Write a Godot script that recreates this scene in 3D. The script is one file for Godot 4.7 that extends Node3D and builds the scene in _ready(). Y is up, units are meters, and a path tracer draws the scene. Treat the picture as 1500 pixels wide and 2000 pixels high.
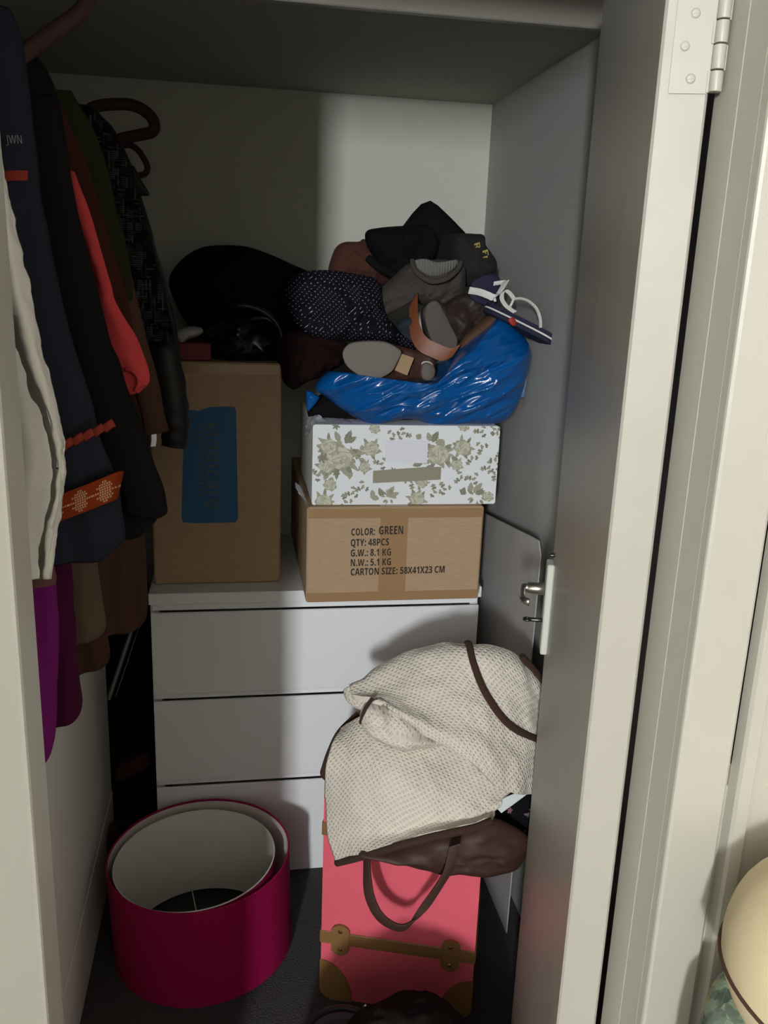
extends Node3D
# A dark walk-in cupboard seen through its open door: chest of drawers, cartons, a heap of shoes and clothes, coats on a rail.


func _ready() -> void:
	# ---- camera
	var cam := Camera3D.new()
	cam.name = "camera"
	cam.transform = Transform3D(Basis(Vector3(0.98613, 0.03614, 0.16201), Vector3(0.00749, 0.96533, -0.26093), Vector3(-0.16582, 0.25853, 0.95166)), Vector3(0, 1.5132, 0))
	cam.fov = 60.6167
	cam.near = 0.02
	cam.far = 60.0
	add_child(cam)
	cam.current = true
	# ---- sky, daylight and exposure
	var we := WorldEnvironment.new()
	we.name = "environment"
	var env := Environment.new()
	var sky := Sky.new()
	var sm := ProceduralSkyMaterial.new()
	sm.sky_top_color = Color(0.55, 0.66, 0.82)
	sm.sky_horizon_color = Color(0.8, 0.84, 0.88)
	sm.ground_bottom_color = Color(0.2, 0.2, 0.18)
	sm.ground_horizon_color = Color(0.5, 0.52, 0.5)
	sky.sky_material = sm
	env.background_mode = Environment.BG_SKY
	env.sky = sky
	env.background_energy_multiplier = 1.0
	env.tonemap_mode = Environment.TONE_MAPPER_LINEAR
	env.tonemap_exposure = 1.0
	env.sdfgi_enabled = true
	env.ssao_enabled = true
	env.ssil_enabled = true
	we.environment = env
	add_child(we)
	var day := AreaLight3D.new()  # unseen source, placed to light the chest and set its shadow edge
	day.name = "unseen_window_daylight"
	day.area_size = Vector2(0.22, 0.5)
	day.area_normalize_energy = true
	day.light_energy = 23.0
	day.light_color = Color(0.97, 0.99, 1.0)
	day.position = Vector3(-1.4, 2.1, 3.98)
	day.shadow_enabled = true
	day.area_range = 12.0
	day.area_attenuation = 2.0
	add_child(day)
	var day2 := AreaLight3D.new()  # unseen source, placed to light the left jamb, clothes and side unit
	day2.name = "unseen_window_daylight_wide"
	day2.area_size = Vector2(1.0, 1.2)
	day2.area_normalize_energy = true
	day2.light_energy = 5.0
	day2.light_color = Color(1.0, 0.98, 0.94)
	day2.transform = Transform3D(Basis(Vector3.UP, PI / 2), Vector3(2.58, 1.6, 2.5))
	day2.shadow_enabled = true
	day2.area_range = 12.0
	day2.area_attenuation = 2.0
	add_child(day2)
	make_materials()
	setting()
	chest()
	cartons()
	heap()
	clothes()
	floor_things()
	foreground()


var M := {}


func make_materials() -> void:
	M.paint = grain(mat("cream gloss paint", Color(0.69, 0.675, 0.63), 0.4), 3, 0.02, 1.5, 0.5)
	M.ceiling = mat("white ceiling paint", Color(0.93, 0.92, 0.9), 0.95)
	M.door = grain(mat("worn cream door paint", Color(0.68, 0.66, 0.62), 0.42), 5, 0.02, 1.3, 0.7)
	M.wall = grain(mat("off white wall paint", Color(0.75, 0.75, 0.7), 0.95), 7, 0.03, 2.0, 1.0)
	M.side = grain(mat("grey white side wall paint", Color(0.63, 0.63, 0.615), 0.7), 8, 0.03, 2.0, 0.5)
	M.shelf = grain(mat("off white shelf paint", Color(0.66, 0.645, 0.6), 0.8), 9, 0.03, 2.0, 0.3)
	M.room = mat("room wall paint", Color(0.82, 0.8, 0.76), 0.95)
	M.floor = grain(mat("dark carpet", Color(0.24, 0.23, 0.23), 1.0), 11, 0.12, 6.0, 5.0)
	M.white = mat("white foil", Color(0.9, 0.905, 0.91), 0.45)
	M.panel = mat("white melamine", Color(0.84, 0.83, 0.8), 0.6)
	M.plate = mat("cream painted plate", Color(0.8, 0.8, 0.76), 0.5)
	M.board = mat("grey white hardboard", Color(0.66, 0.65, 0.64), 0.8)
	M.metal = mat("brushed steel", Color(0.72, 0.7, 0.66), 0.32, 0.95)
	M.dark_metal = mat("dark steel", Color(0.35, 0.34, 0.33), 0.35, 0.9)
	M.brass = mat("aged brass", Color(0.62, 0.5, 0.3), 0.3, 0.9)
	M.black = mat("black cloth", Color(0.085, 0.078, 0.082), 0.95, 0.0, 0.2)
	M.navy = mat("navy wool", Color(0.145, 0.145, 0.18), 1.0, 0.0, 0.1)
	M.knit_black = mat("black knit", Color(0.1, 0.093, 0.1), 1.0, 0.0, 0.1)


func setting() -> void:
	# the cupboard
	var g := Geo.new()
	span(g, Vector3(-2.4, -0.1, -2.6), Vector3(2.8, 0.0, 4.2))
	structure(tag(commit("floor", g, M.floor), "dark grey carpeted floor under the chest and suitcase", "floor"))
	g = Geo.new()
	span(g, Vector3(-0.9, 0.0, -2.6), Vector3(0.9, 2.4, -2.472))
	structure(tag(commit("wall_back", g, M.wall), "off-white plaster wall at the back of the cupboard", "wall"))
	g = Geo.new()
	span(g, Vector3(0.684, 0.0, -2.472), Vector3(0.8, 2.4, -0.80))
	structure(tag(commit("wall_right", g, M.side), "grey-white side wall behind the open door", "wall"))
	g = Geo.new()
	span(g, Vector3(-0.86, 0.0, -2.472), Vector3(-0.76, 2.4, -0.80))
	structure(tag(commit("wall_left", g, M.wall), "off-white side wall behind the hanging clothes", "wall"))
	g = Geo.new()
	span(g, Vector3(-2.4, 2.7, -2.6), Vector3(2.8, 2.8, 4.2))
	structure(tag(commit("ceiling", g, M.ceiling), "unseen plain white ceiling above the room and cupboard", "ceiling"))  # out of view, kept bright to bounce light down into the cupboard
	# the room in front of it; its unseen part is shaped for the light
	g = Geo.new()
	span(g, Vector3(-2.2, 0.0, -0.80), Vector3(-0.262, 2.7, -0.752))
	span(g, Vector3(0.515, 0.0, -0.80), Vector3(2.6, 2.7, -0.715))
	span(g, Vector3(-0.262, 2.05, -0.80), Vector3(0.515, 2.7, -0.74))
	structure(tag(commit("wall_front", g, M.paint), "white room wall around the cupboard doorway", "wall"))
	g = Geo.new()
	span(g, Vector3(-2.4, 0.0, -0.80), Vector3(-2.2, 2.7, 4.2))
	structure(tag(commit("wall_room_left", g, M.room), "unseen pale wall on the left side of the room", "wall"))
	# out of view: windows in rear and right walls, placed to light the cupboard
	g = Geo.new()
	span(g, Vector3(2.6, 0.0, -0.80), Vector3(2.8, 2.7, 2.0))
	span(g, Vector3(2.6, 0.0, 3.0), Vector3(2.8, 2.7, 4.2))
	span(g, Vector3(2.6, 0.0, 2.0), Vector3(2.8, 1.0, 3.0))
	span(g, Vector3(2.6, 2.2, 2.0), Vector3(2.8, 2.7, 3.0))
	structure(tag(commit("wall_room_right", g, M.room), "unseen pale wall with a wide window on the right side of the room", "wall"))
	g = Geo.new()
	span(g, Vector3(-2.2, 0.0, 4.0), Vector3(-1.51, 2.7, 4.2))
	span(g, Vector3(-1.29, 0.0, 4.0), Vector3(2.6, 2.7, 4.2))
	span(g, Vector3(-1.51, 0.0, 4.0), Vector3(-1.29, 1.85, 4.2))
	span(g, Vector3(-1.51, 2.35, 4.0), Vector3(-1.29, 2.7, 4.2))
	structure(tag(commit("wall_rear", g, M.room), "unseen pale room wall with a narrow window", "wall"))
	for k in 2:
		var win := thing("window_%d" % (k + 1), ["unseen narrow high white-framed window in the rear wall, lighting the chest", "unseen wide white-framed window in the right room wall, lighting the left jamb"][k], "window")
		structure(win)
		var size: Vector2 = [Vector2(0.22, 0.5), Vector2(1.0, 1.2)][k]
		var at: Transform3D = [Transform3D(Basis.IDENTITY, Vector3(-1.4, 2.1, 4.12)), Transform3D(Basis(Vector3.UP, PI / 2), Vector3(2.72, 1.6, 2.5))][k]
		for q in [[-size.x / 2 + 0.006, 0.0, 0.012, size.y], [size.x / 2 - 0.006, 0.0, 0.012, size.y], [0.0, -size.y / 2 + 0.006, size.x - 0.024, 0.012], [0.0, size.y / 2 - 0.006, size.x - 0.024, 0.012]]:
			g = Geo.new()
			box(g, at * Vector3(q[0], q[1], 0), Vector3(q[2], q[3], 0.04), 0.0, at.basis)
			commit("frame_bar", g, M.white, win)
	# left jamb with its stop and the architrave in front
	var jl := thing("trim_1", "cream painted left door jamb at the photo's edge", "door jamb")
	structure(jl)
	g = Geo.new()
	span(g, Vector3(-0.262, 0.0, -0.808), Vector3(-0.187, 2.05, -0.7515), 0.001)
	commit("door_stop", g, M.paint, jl)
	g = Geo.new()
	var splay := PackedVector2Array([Vector2(-0.1868, 0.752), Vector2(-0.1868, 0.7475), Vector2(-0.188, 0.7445), Vector2(-0.1905, 0.742), Vector2(-0.225, 0.704), Vector2(-0.24, 0.698), Vector2(-0.30, 0.698), Vector2(-0.30, 0.752)])
	prism(g, splay, 2.1, Transform3D(Basis(Vector3.RIGHT, Vector3.FORWARD, Vector3.UP), Vector3.ZERO))
	commit("architrave", g, M.paint, jl)
	# right jamb
	var jr := thing("trim_2", "cream painted right door jamb with moulded architrave", "door jamb")
	structure(jr)
	g = Geo.new()
	span(g, Vector3(0.4265, 0.0, -0.80), Vector3(0.52, 2.05, -0.757), 0.0012)
	commit("jamb", g, M.paint, jr)
	g = Geo.new()
	span(g, Vector3(0.4268, 0.0, -0.7575), Vector3(0.52, 2.05, -0.722), 0.0008)
	commit("jamb_lining", g, M.paint, jr)
	g = Geo.new()
	var prof := PackedVector2Array([Vector2(0.427, -0.723), Vector2(0.427, -0.7125), Vector2(0.4278, -0.7105), Vector2(0.4305, -0.709), Vector2(0.481, -0.709), Vector2(0.484, -0.711), Vector2(0.487, -0.722),
		Vector2(0.493, -0.722), Vector2(0.4945, -0.71), Vector2(0.497, -0.7065), Vector2(0.510, -0.7065), Vector2(0.514, -0.712), Vector2(0.516, -0.7145), Vector2(0.52, -0.715), Vector2(0.52, -0.723)])
	var q := PackedVector2Array()
	for p in prof:
		q.append(Vector2(p.x, -p.y))
	prism(g, q, 2.1, Transform3D(Basis(Vector3.RIGHT, Vector3.FORWARD, Vector3.UP), Vector3.ZERO))
	commit("architrave", g, M.paint, jr)
	g = Geo.new()
	span(g, Vector3(-0.19, 1.98, -0.80), Vector3(0.43, 2.06, -0.735))  # out of view, height set to shade the shelf lip and upper back wall
	structure(tag(commit("trim_3", g, M.paint), "unseen cream painted head of the doorway above the opening", "door head"))
	door()
	shelf()


func door() -> void:
	var d := thing("door_1", "cream painted door standing open into the cupboard, its handle at the far end", "door")
	structure(d)
	var a := deg_to_rad(16.5)
	var run := Vector3(sin(a), 0, -cos(a))
	var out := Vector3(cos(a), 0, sin(a))
	var o := Vector3(0.371, 0, -0.80)
	var b := Basis(run, Vector3.UP, out)
	var W := 0.62
	var T := 0.045
	var g := Geo.new()
	box(g, o + run * W / 2 + out * T / 2 + Vector3.UP * 0.99, Vector3(W, 1.965, T), 0.0025, b)
	commit("door_leaf", g, M.door, d)
	# hinge: its leaf let into the edge, knuckles on the corner
	var hinge := Node3D.new()
	hinge.name = "hinge"
	d.add_child(hinge, true)
	g = Geo.new()
	var leaf_shape := round_rect(0.034, 0.104, 0.0015, 2)
	prism(g, leaf_shape, 0.0016, Transform3D(Basis(out, Vector3.UP, -run), o + out * 0.027 + Vector3.UP * 1.732 - run * 0.0))
	commit("hinge_leaf", g, M.paint, hinge)
	var kn := o + out * (T + 0.0045) - run * 0.003
	var cuts := [1.6805, 1.6985, 1.7195, 1.7385, 1.758, 1.784]
	for k in 5:
		g = Geo.new()
		tube(g, [kn + Vector3.UP * (cuts[k] + 0.0006), kn + Vector3.UP * (cuts[k] + 0.0012), kn + Vector3.UP * (cuts[k + 1] - 0.0012), kn + Vector3.UP * (cuts[k + 1] - 0.0006)], 0.0058, 20, [0.005, 0.0058, 0.0058, 0.005])
		if k % 2 == 0:
			box(g, kn - out * 0.004 + run * 0.002 + Vector3.UP * (cuts[k] + cuts[k + 1]) / 2, Vector3(0.004, cuts[k + 1] - cuts[k] - 0.001, 0.007), 0.0, b)
		else:
			box(g, kn + out * 0.004 + run * 0.003 + Vector3.UP * (cuts[k] + cuts[k + 1]) / 2, Vector3(0.003, cuts[k + 1] - cuts[k] - 0.001, 0.006), 0.0, b)
		commit("knuckle", g, M.paint, hinge)
	for s in [[0.026, 1.744], [0.02, 1.718], [0.028, 1.692]]:
		g = Geo.new()
		var c: Vector3 = o + out * s[0] + Vector3.UP * s[1] - run * 0.0016
		lathe(g, [Vector2(0.0, 0.0011), Vector2(0.003, 0.0009), Vector2(0.0044, 0.0), Vector2(0.0, -0.001)], Transform3D(Basis(out, -run, -Vector3.UP), c), 20, true)
		box(g, c - run * 0.0011, Vector3(0.0004, 0.006, 0.0009), 0.0, b.rotated(run, 0.5 + s[0] * 30.0))
		commit("screw", g, M.paint, hinge)
	# handle
	var h := Node3D.new()
	h.name = "door_handle"
	d.add_child(h, true)
	var at := o + run * 0.585 - out * 0.006
	g = Geo.new()
	box(g, at + Vector3.UP * 0.969, Vector3(0.036, 0.165, 0.012), 0.002, b)
	commit("handle_plate", g, M.plate, h)
	g = Geo.new()
	var p0 := at - out * 0.006 + Vector3.UP * 1.002
	tube(g, [p0, p0 - out * 0.012, p0 - out * 0.030], 0.0105, 20)
	commit("handle_neck", g, M.metal, h)
	g = Geo.new()
	var l0 := p0 - out * 0.030
	tube(g, smooth([l0 + out * 0.004, l0 - out * 0.004, l0 - out * 0.009 - run * 0.006, l0 - out * 0.0105 - run * 0.025 - Vector3.UP * 0.002, l0 - out * 0.0095 - run * 0.045 - Vector3.UP * 0.004, l0 - out * 0.004 - run * 0.056 - Vector3.UP * 0.005, l0 + out * 0.002 - run * 0.058 - Vector3.UP * 0.005], 26), 0.0075, 14, [], 0.8)
	commit("lever", g, M.metal, h)
	g = Geo.new()
	var k0 := at - out * 0.006 + Vector3.UP * 0.944
	tube(g, [k0, k0 - out * 0.008, k0 - out * 0.02], 0.0038, 12)
	var ring := []
	for j in 16:
		var t := TAU * j / 16
		ring.append(k0 - out * (0.026 + 0.006 * cos(t)) + run * 0.006 * sin(t))
	tube(g, ring, 0.0024, 8, [], 1.0, true)
	commit("key", g, M.dark_metal, h)
	g = Geo.new()
	tube(g, [at + out * 0.006 + Vector3.UP * 1.064, at - out * 0.002 + Vector3.UP * 1.064], 0.0035, 12)
	commit("screw", g, M.dark_metal, h)


func shelf() -> void:
	var s := thing("overhead_shelf", "wide off-white overhead shelf spanning the top of the cupboard", "shelf")
	structure(s)
	var g := Geo.new()
	span(g, Vector3(-0.76, 1.971, -2.472), Vector3(0.684, 1.99, -1.71))
	commit("shelf_board", g, M.shelf, s)
	g = Geo.new()
	span(g, Vector3(-0.76, 1.966, -1.71), Vector3(0.684, 2.05, -1.69), 0.002)
	commit("shelf_lip", g, M.paint, s)
	# the rail that carries the coats
	var r := thing("clothes_rail", "round steel rail under the shelf holding the coat hangers", "clothes rail")
	g = Geo.new()
	tube(g, [Vector3(-0.44, 1.88, -2.472), Vector3(-0.44, 1.88, -0.80)], 0.0125, 16)
	commit("rail", g, M.metal, r)
	for z in [-2.468, -0.804]:
		g = Geo.new()
		lathe(g, [Vector2(0.0, -0.004), Vector2(0.026, -0.004), Vector2(0.026, 0.004), Vector2(0.0, 0.004)], Transform3D(Basis(Vector3.RIGHT, Vector3.BACK, Vector3.DOWN), Vector3(-0.44, 1.88, z)), 24, false)
		commit("rail_flange", g, M.metal, r)
	# low white unit on the left, under the coats
	var u := thing("side_unit", "low white unit along the left side below the hanging coats", "cabinet")
	g = Geo.new()
	span(g, Vector3(-0.35, 0.0, -2.12), Vector3(-0.33, 0.93, -0.812), 0.0015)
	commit("side_panel", g, M.panel, u)
	g = Geo.new()
	span(g, Vector3(-0.758, 0.912, -2.12), Vector3(-0.35, 0.93, -0.812), 0.001)
	span(g, Vector3(-0.758, 0.0, -2.12), Vector3(-0.35, 0.912, -2.10))
	commit("carcass", g, M.panel, u)
	g = Geo.new()
	span(g, Vector3(-0.33, 0.0, -2.115), Vector3(-0.3275, 0.185, -0.815), 0.0008)
	commit("plinth_board", g, M.panel, u)
	# board leaning between the chest and the right wall
	g = Geo.new()
	var pts := PackedVector2Array([Vector2(1.695, 0.0), Vector2(1.715, 0.95), Vector2(1.735, 0.975), Vector2(1.77, 0.972), Vector2(2.14, 0.925), Vector2(2.3, 0.9), Vector2(2.3, 0.0)])
	prism(g, pts, 0.0025, Transform3D(Basis(Vector3.FORWARD, Vector3.UP, Vector3.RIGHT).rotated(Vector3.BACK, -0.012), Vector3(0.632, 0.0, 0.0)))
	tag(commit("white_board", g, M.board), "white board with a clipped corner leaning between chest and right wall", "board")


func chest() -> void:
	var c := thing("chest_of_drawers", "white chest of three drawers holding the stacked cartons", "chest of drawers")
	var x0 := -0.2032
	var x1 := 0.5968
	var zf := -1.982
	var zb := -2.462
	var g := Geo.new()
	span(g, Vector3(x0 - 0.002, 0.752, zb), Vector3(x1 + 0.003, 0.78, zf - 0.002), 0.0012)
	commit("top_panel", g, M.white, c)
	for x in [x0, x1 - 0.02]:
		g = Geo.new()
		span(g, Vector3(x, 0.0, zb), Vector3(x + 0.02, 0.752, zf - 0.022))
		commit("side_panel", g, M.white, c)
	g = Geo.new()
	span(g, Vector3(x0 + 0.02, 0.0, zb), Vector3(x1 - 0.02, 0.752, zb + 0.01))
	commit("back_panel", g, M.white, c)
	g = Geo.new()
	span(g, Vector3(x0 + 0.004, 0.0, zf - 0.02), Vector3(x1 - 0.004, 0.036, zf - 0.004), 0.0012)
	commit("plinth", g, M.white, c)
	for y in [[0.7352, 0.7515], [0.5062, 0.5212], [0.2707, 0.2862]]:
		g = Geo.new()
		span(g, Vector3(x0 + 0.004, y[0], zf - 0.03), Vector3(x1 - 0.004, y[1], zf - 0.009), 0.001)
		commit("cross_rail", g, M.white, c)
	var tops := [0.7317, 0.5028, 0.2673]
	var lows := [0.5215, 0.2865, 0.0385]
	for k in 3:
		g = Geo.new()
		# each front has a bevelled grip along its top edge
		var t: float = tops[k]
		var l: float = lows[k]
		var prof := PackedVector2Array([Vector2(zf, l + 0.001), Vector2(zf, t - 0.002), Vector2(zf - 0.002, t), Vector2(zf - 0.006, t), Vector2(zf - 0.02, t - 0.014), Vector2(zf - 0.022, t - 0.014), Vector2(zf - 0.022, l), Vector2(zf - 0.001, l)])
		prism(g, prof, x1 - x0 - 0.006, Transform3D(Basis(Vector3.BACK, Vector3.UP, Vector3.LEFT), Vector3(x1 - 0.003, 0, 0)))
		var dr := commit("drawer_front", g, M.white, c)
		g = Geo.new()
		span(g, Vector3(x0 + 0.03, l + 0.03, zf - 0.40), Vector3(x1 - 0.03, t - 0.06, zf - 0.022))
		commit("drawer_box", g, M.white, dr)


func card_tex(sd: int) -> StandardMaterial3D:
	var m := mat("brown corrugated cardboard", Color(0.69, 0.585, 0.47), 0.9, 0.0, 0.25)
	var im := Image.create(256, 256, false, Image.FORMAT_RGB8)
	var r := RandomNumberGenerator.new()
	r.seed = sd
	set_noise(sd)
	for y in 256:
		for x in 256:
			var v := 0.95 + 0.05 * noise.get_noise_2d(x * 0.02, y * 0.3) + 0.03 * r.randf() + 0.004 * sin(x * TAU / 8.0)
			im.set_pixel(x, y, Color(v, v, v))
	m.albedo_texture = painted(im)
	m.uv1_scale = Vector3(4, 4, 1)
	return m


func cartons() -> void:
	var card := card_tex(4)
	var tape := mat("brown parcel tape", Color(0.6, 0.475, 0.34), 0.22)
	var ink := mat("black stencil ink", Color(0.13, 0.11, 0.09), 0.8)
	# carton with the stencilled text
	var c := thing("shipping_carton", "brown taped shipping carton with black stencilled text, lying under the floral box", "carton")
	var x0 := 0.156
	var x1 := 0.567
	var y0 := 0.7805
	var y1 := 1.009
	var zf := -1.9
	var g := Geo.new()
	span(g, Vector3(x0, y0, zf - 0.565), Vector3(x1, y1, zf), 0.004)
	commit("carton_body", g, card, c)
	for s in [[x0 + 0.002, y1 - 0.026, x1 - 0.002, y1 - 0.004], [x0 + 0.002, y0 + 0.003, x1 - 0.002, y0 + 0.024], [x0 + 0.168, y0 + 0.0242, x0 + 0.232, y1 - 0.0262]]:
		g = Geo.new()
		span(g, Vector3(s[0], s[1], zf), Vector3(s[2], s[3], zf + 0.0006))
		commit("tape_strip", g, tape, c)
	g = Geo.new()
	span(g, Vector3(x0 + 0.168, y1, zf - 0.56), Vector3(x0 + 0.232, y1 + 0.0005, zf - 0.002))
	commit("tape_strip", g, tape, c)
	var lines := [["COLOR:", Vector3(0.2572, 0.9422, -1.8992), Vector3(0.312, 0.9623, -1.8992)], ["GREEN", Vector3(0.321, 0.9439, -1.8992), Vector3(0.3774, 0.9653, -1.8992)], ["QTY: 48PCS", Vector3(0.2567, 0.9166, -1.8992), Vector3(0.3452, 0.9338, -1.8992)], ["G.W.: 8.1 KG", Vector3(0.2573, 0.8919, -1.8992), Vector3(0.3509, 0.9102, -1.8992)],
		["N.W.: 5.1 KG", Vector3(0.2579, 0.8684, -1.8992), Vector3(0.3518, 0.8866, -1.8992)], ["CARTON SIZE: 58X41X23 CM", Vector3(0.2585, 0.846, -1.8992), Vector3(0.4805, 0.868, -1.8992)]]
	for w in lines:
		var p: Vector3 = w[1]
		var q: Vector3 = w[2]
		var hgt: float = 0.0195 if w[0] == "GREEN" else 0.0168
		lettering("lettering", w[0], ink, c, p, Vector2(q.x - p.x, hgt), Basis(Vector3.BACK, 0.012))
	# floral storage box
	var f := thing("floral_box", "white storage box printed with grey-green roses, standing on the stencilled carton", "storage box")
	var fx0 := 0.168
	var fx1 := 0.598
	var fy0 := 1.0095
	var fy1 := 1.193
	var fz := -1.92
	g = Geo.new()
	span(g, Vector3(fx0, fy0, fz - 0.36), Vector3(fx1, fy1, fz - 0.0012), 0.005)
	commit("box_body", g, mat("white box paper", Color(0.84, 0.84, 0.83), 0.7), f)
	g = Geo.new()
	var xf := Transform3D(Basis.IDENTITY, Vector3((fx0 + fx1) / 2, (fy0 + fy1) / 2, fz - 0.0012))
	prism(g, round_rect(fx1 - fx0, fy1 - fy0, 0.005, 4), 0.0012, xf)
	for k in g.v.size():
		var pp := g.v[k]
		g.uv[k] = Vector2((pp.x - fx0) / (fx1 - fx0), (fy1 - pp.y) / (fy1 - fy0))
	var pm := mat("floral paper", Color.WHITE, 0.6)
	pm.albedo_texture = painted(floral(1024, 440))
	commit("printed_front", g, pm, f)
	g = Geo.new()
	span(g, Vector3(fx0 + 0.165, fy1 - 0.086, fz), Vector3(fx0 + 0.262, fy1 - 0.034, fz + 0.0007))
	commit("paper_label", g, mat("white label paper", Color(0.85, 0.85, 0.88), 0.7), f)
	g = Geo.new()
	prism(g, PackedVector2Array([Vector2(0.138, -0.133), Vector2(0.296, -0.125), Vector2(0.296, -0.095), Vector2(0.262, -0.095), Vector2(0.138, -0.104)]), 0.0006, Transform3D(Basis.IDENTITY, Vector3(fx0, fy1, fz + 0.0001)))
	commit("tape_strip", g, mat("grey brown tape", Color(0.55, 0.53, 0.46), 0.5), f)
	# loose clear film
	var film := mat("clear film", Color(0.9, 0.92, 0.95, 0.25), 0.2)
	film.transparency = BaseMaterial3D.TRANSPARENCY_ALPHA
	g = Geo.new()
	sheet(g, [[Vector3(0.136, 1.0388, -2.02), Vector3(0.1443, 1.0373, -2), Vector3(0.1493, 1.0323, -1.97)], [Vector3(0.1396, 1.025, -2), Vector3(0.1502, 1.0176, -1.98), Vector3(0.1563, 1.0166, -1.95)], [Vector3(0.1616, 0.9967, -1.97), Vector3(0.1636, 0.9995, -1.95), Vector3(0.1642, 1.0023, -1.93)]], 0.0006, 16, 16, 3, 0.003, 40.0)
	tag(commit("plastic_film", g, film), "scrap of clear plastic film sticking out beside the floral box", "plastic film")
	g = Geo.new()
	sheet(g, [[Vector3(0.163, 1.1852, -2.02), Vector3(0.1754, 1.2004, -2), Vector3(0.1899, 1.2038, -1.98), Vector3(0.2057, 1.1844, -1.97)], [Vector3(0.1593, 1.1694, -2), Vector3(0.173, 1.1888, -1.97), Vector3(0.1929, 1.1906, -1.96), Vector3(0.2269, 1.1833, -1.95)], [Vector3(0.1556, 1.1586, -1.98), Vector3(0.1705, 1.1833, -1.94), Vector3(0.1935, 1.1824, -1.94), Vector3(0.2368, 1.1824, -1.935)]], 0.0006, 24, 20, 5, 0.004, 50.0)
	tag(commit("plastic_film", g, film), "crumpled clear plastic film on the floral box's left corner", "plastic film")
	# tall carton
	var t := thing("tall_carton", "tall dark-brown carton with a torn blue label, left on the chest", "carton")
	var tx0 := -0.196
	var tx1 := 0.104
	g = Geo.new()
	span(g, Vector3(tx0, 0.7805, -2.44), Vector3(tx1, 1.313, -2.045), 0.004)
	commit("carton_body", g, card, t)
	g = Geo.new()
	prism(g, PackedVector2Array([Vector2(tx0 + 0.003, 1.287), Vector2(tx0 + 0.09, 1.288), Vector2(tx0 + 0.13, 1.285), Vector2(tx0 + 0.19, 1.289), Vector2(tx0 + 0.25, 1.286), Vector2(tx1 - 0.003, 1.289), Vector2(tx1 - 0.003, 1.309), Vector2(tx0 + 0.003, 1.309)]), 0.0006, Transform3D(Basis.IDENTITY, Vector3(0, 0, -2.045)))
	commit("tape_strip", g, tape, t)
	g = Geo.new()
	var lp := [Vector3(-0.117, 1.1867, -2.045), Vector3(-0.1145, 1.1973, -2.045), Vector3(-0.1028, 1.2045, -2.045), Vector3(-0.0845, 1.2012, -2.045), Vector3(-0.0752, 1.2061, -2.045), Vector3(-0.059, 1.211, -2.045), Vector3(-0.0242, 1.2126, -2.045), Vector3(-0.0032, 1.2117, -2.045), Vector3(0.0002, 1.2046, -2.045), Vector3(0.0017, 1.085, -2.045), Vector3(0.0031, 0.9452, -2.045), Vector3(-0.003, 0.9351, -2.045), Vector3(-0.0989, 0.9335, -2.045), Vector3(-0.1249, 0.9363, -2.045), Vector3(-0.1294, 0.9464, -2.045)]
	var l2 := PackedVector2Array()
	for p in lp:
		l2.append(Vector2(p.x, p.y))
	prism(g, l2, 0.0006, Transform3D(Basis.IDENTITY, Vector3(0, 0, -2.045)))
	commit("blue_label", g, mat("blue print", Color(0.08, 0.33, 0.5), 0.6), t)
	var cream := mat("faded print", Color(0.33, 0.38, 0.37), 0.8)
	var down := Basis(Vector3.DOWN, Vector3.RIGHT, Vector3.BACK)
	lettering("lettering", "kiddicare", cream, t, Vector3(-0.0699, 1.1742, -2.0442), Vector2(0.205, 0.034), down, false, false)
	for k in 12:
		g = Geo.new()
		var a := Vector3(-0.0897, 1.1692, -2.0442)
		var hh := 0.008 + 0.005 * absf(sin(k * 2.3))
		span(g, a + Vector3(0, -0.015 * k - 0.005, 0), a + Vector3(hh, -0.015 * k, 0.0004))
		commit("worn_print", g, cream, t)


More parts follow.
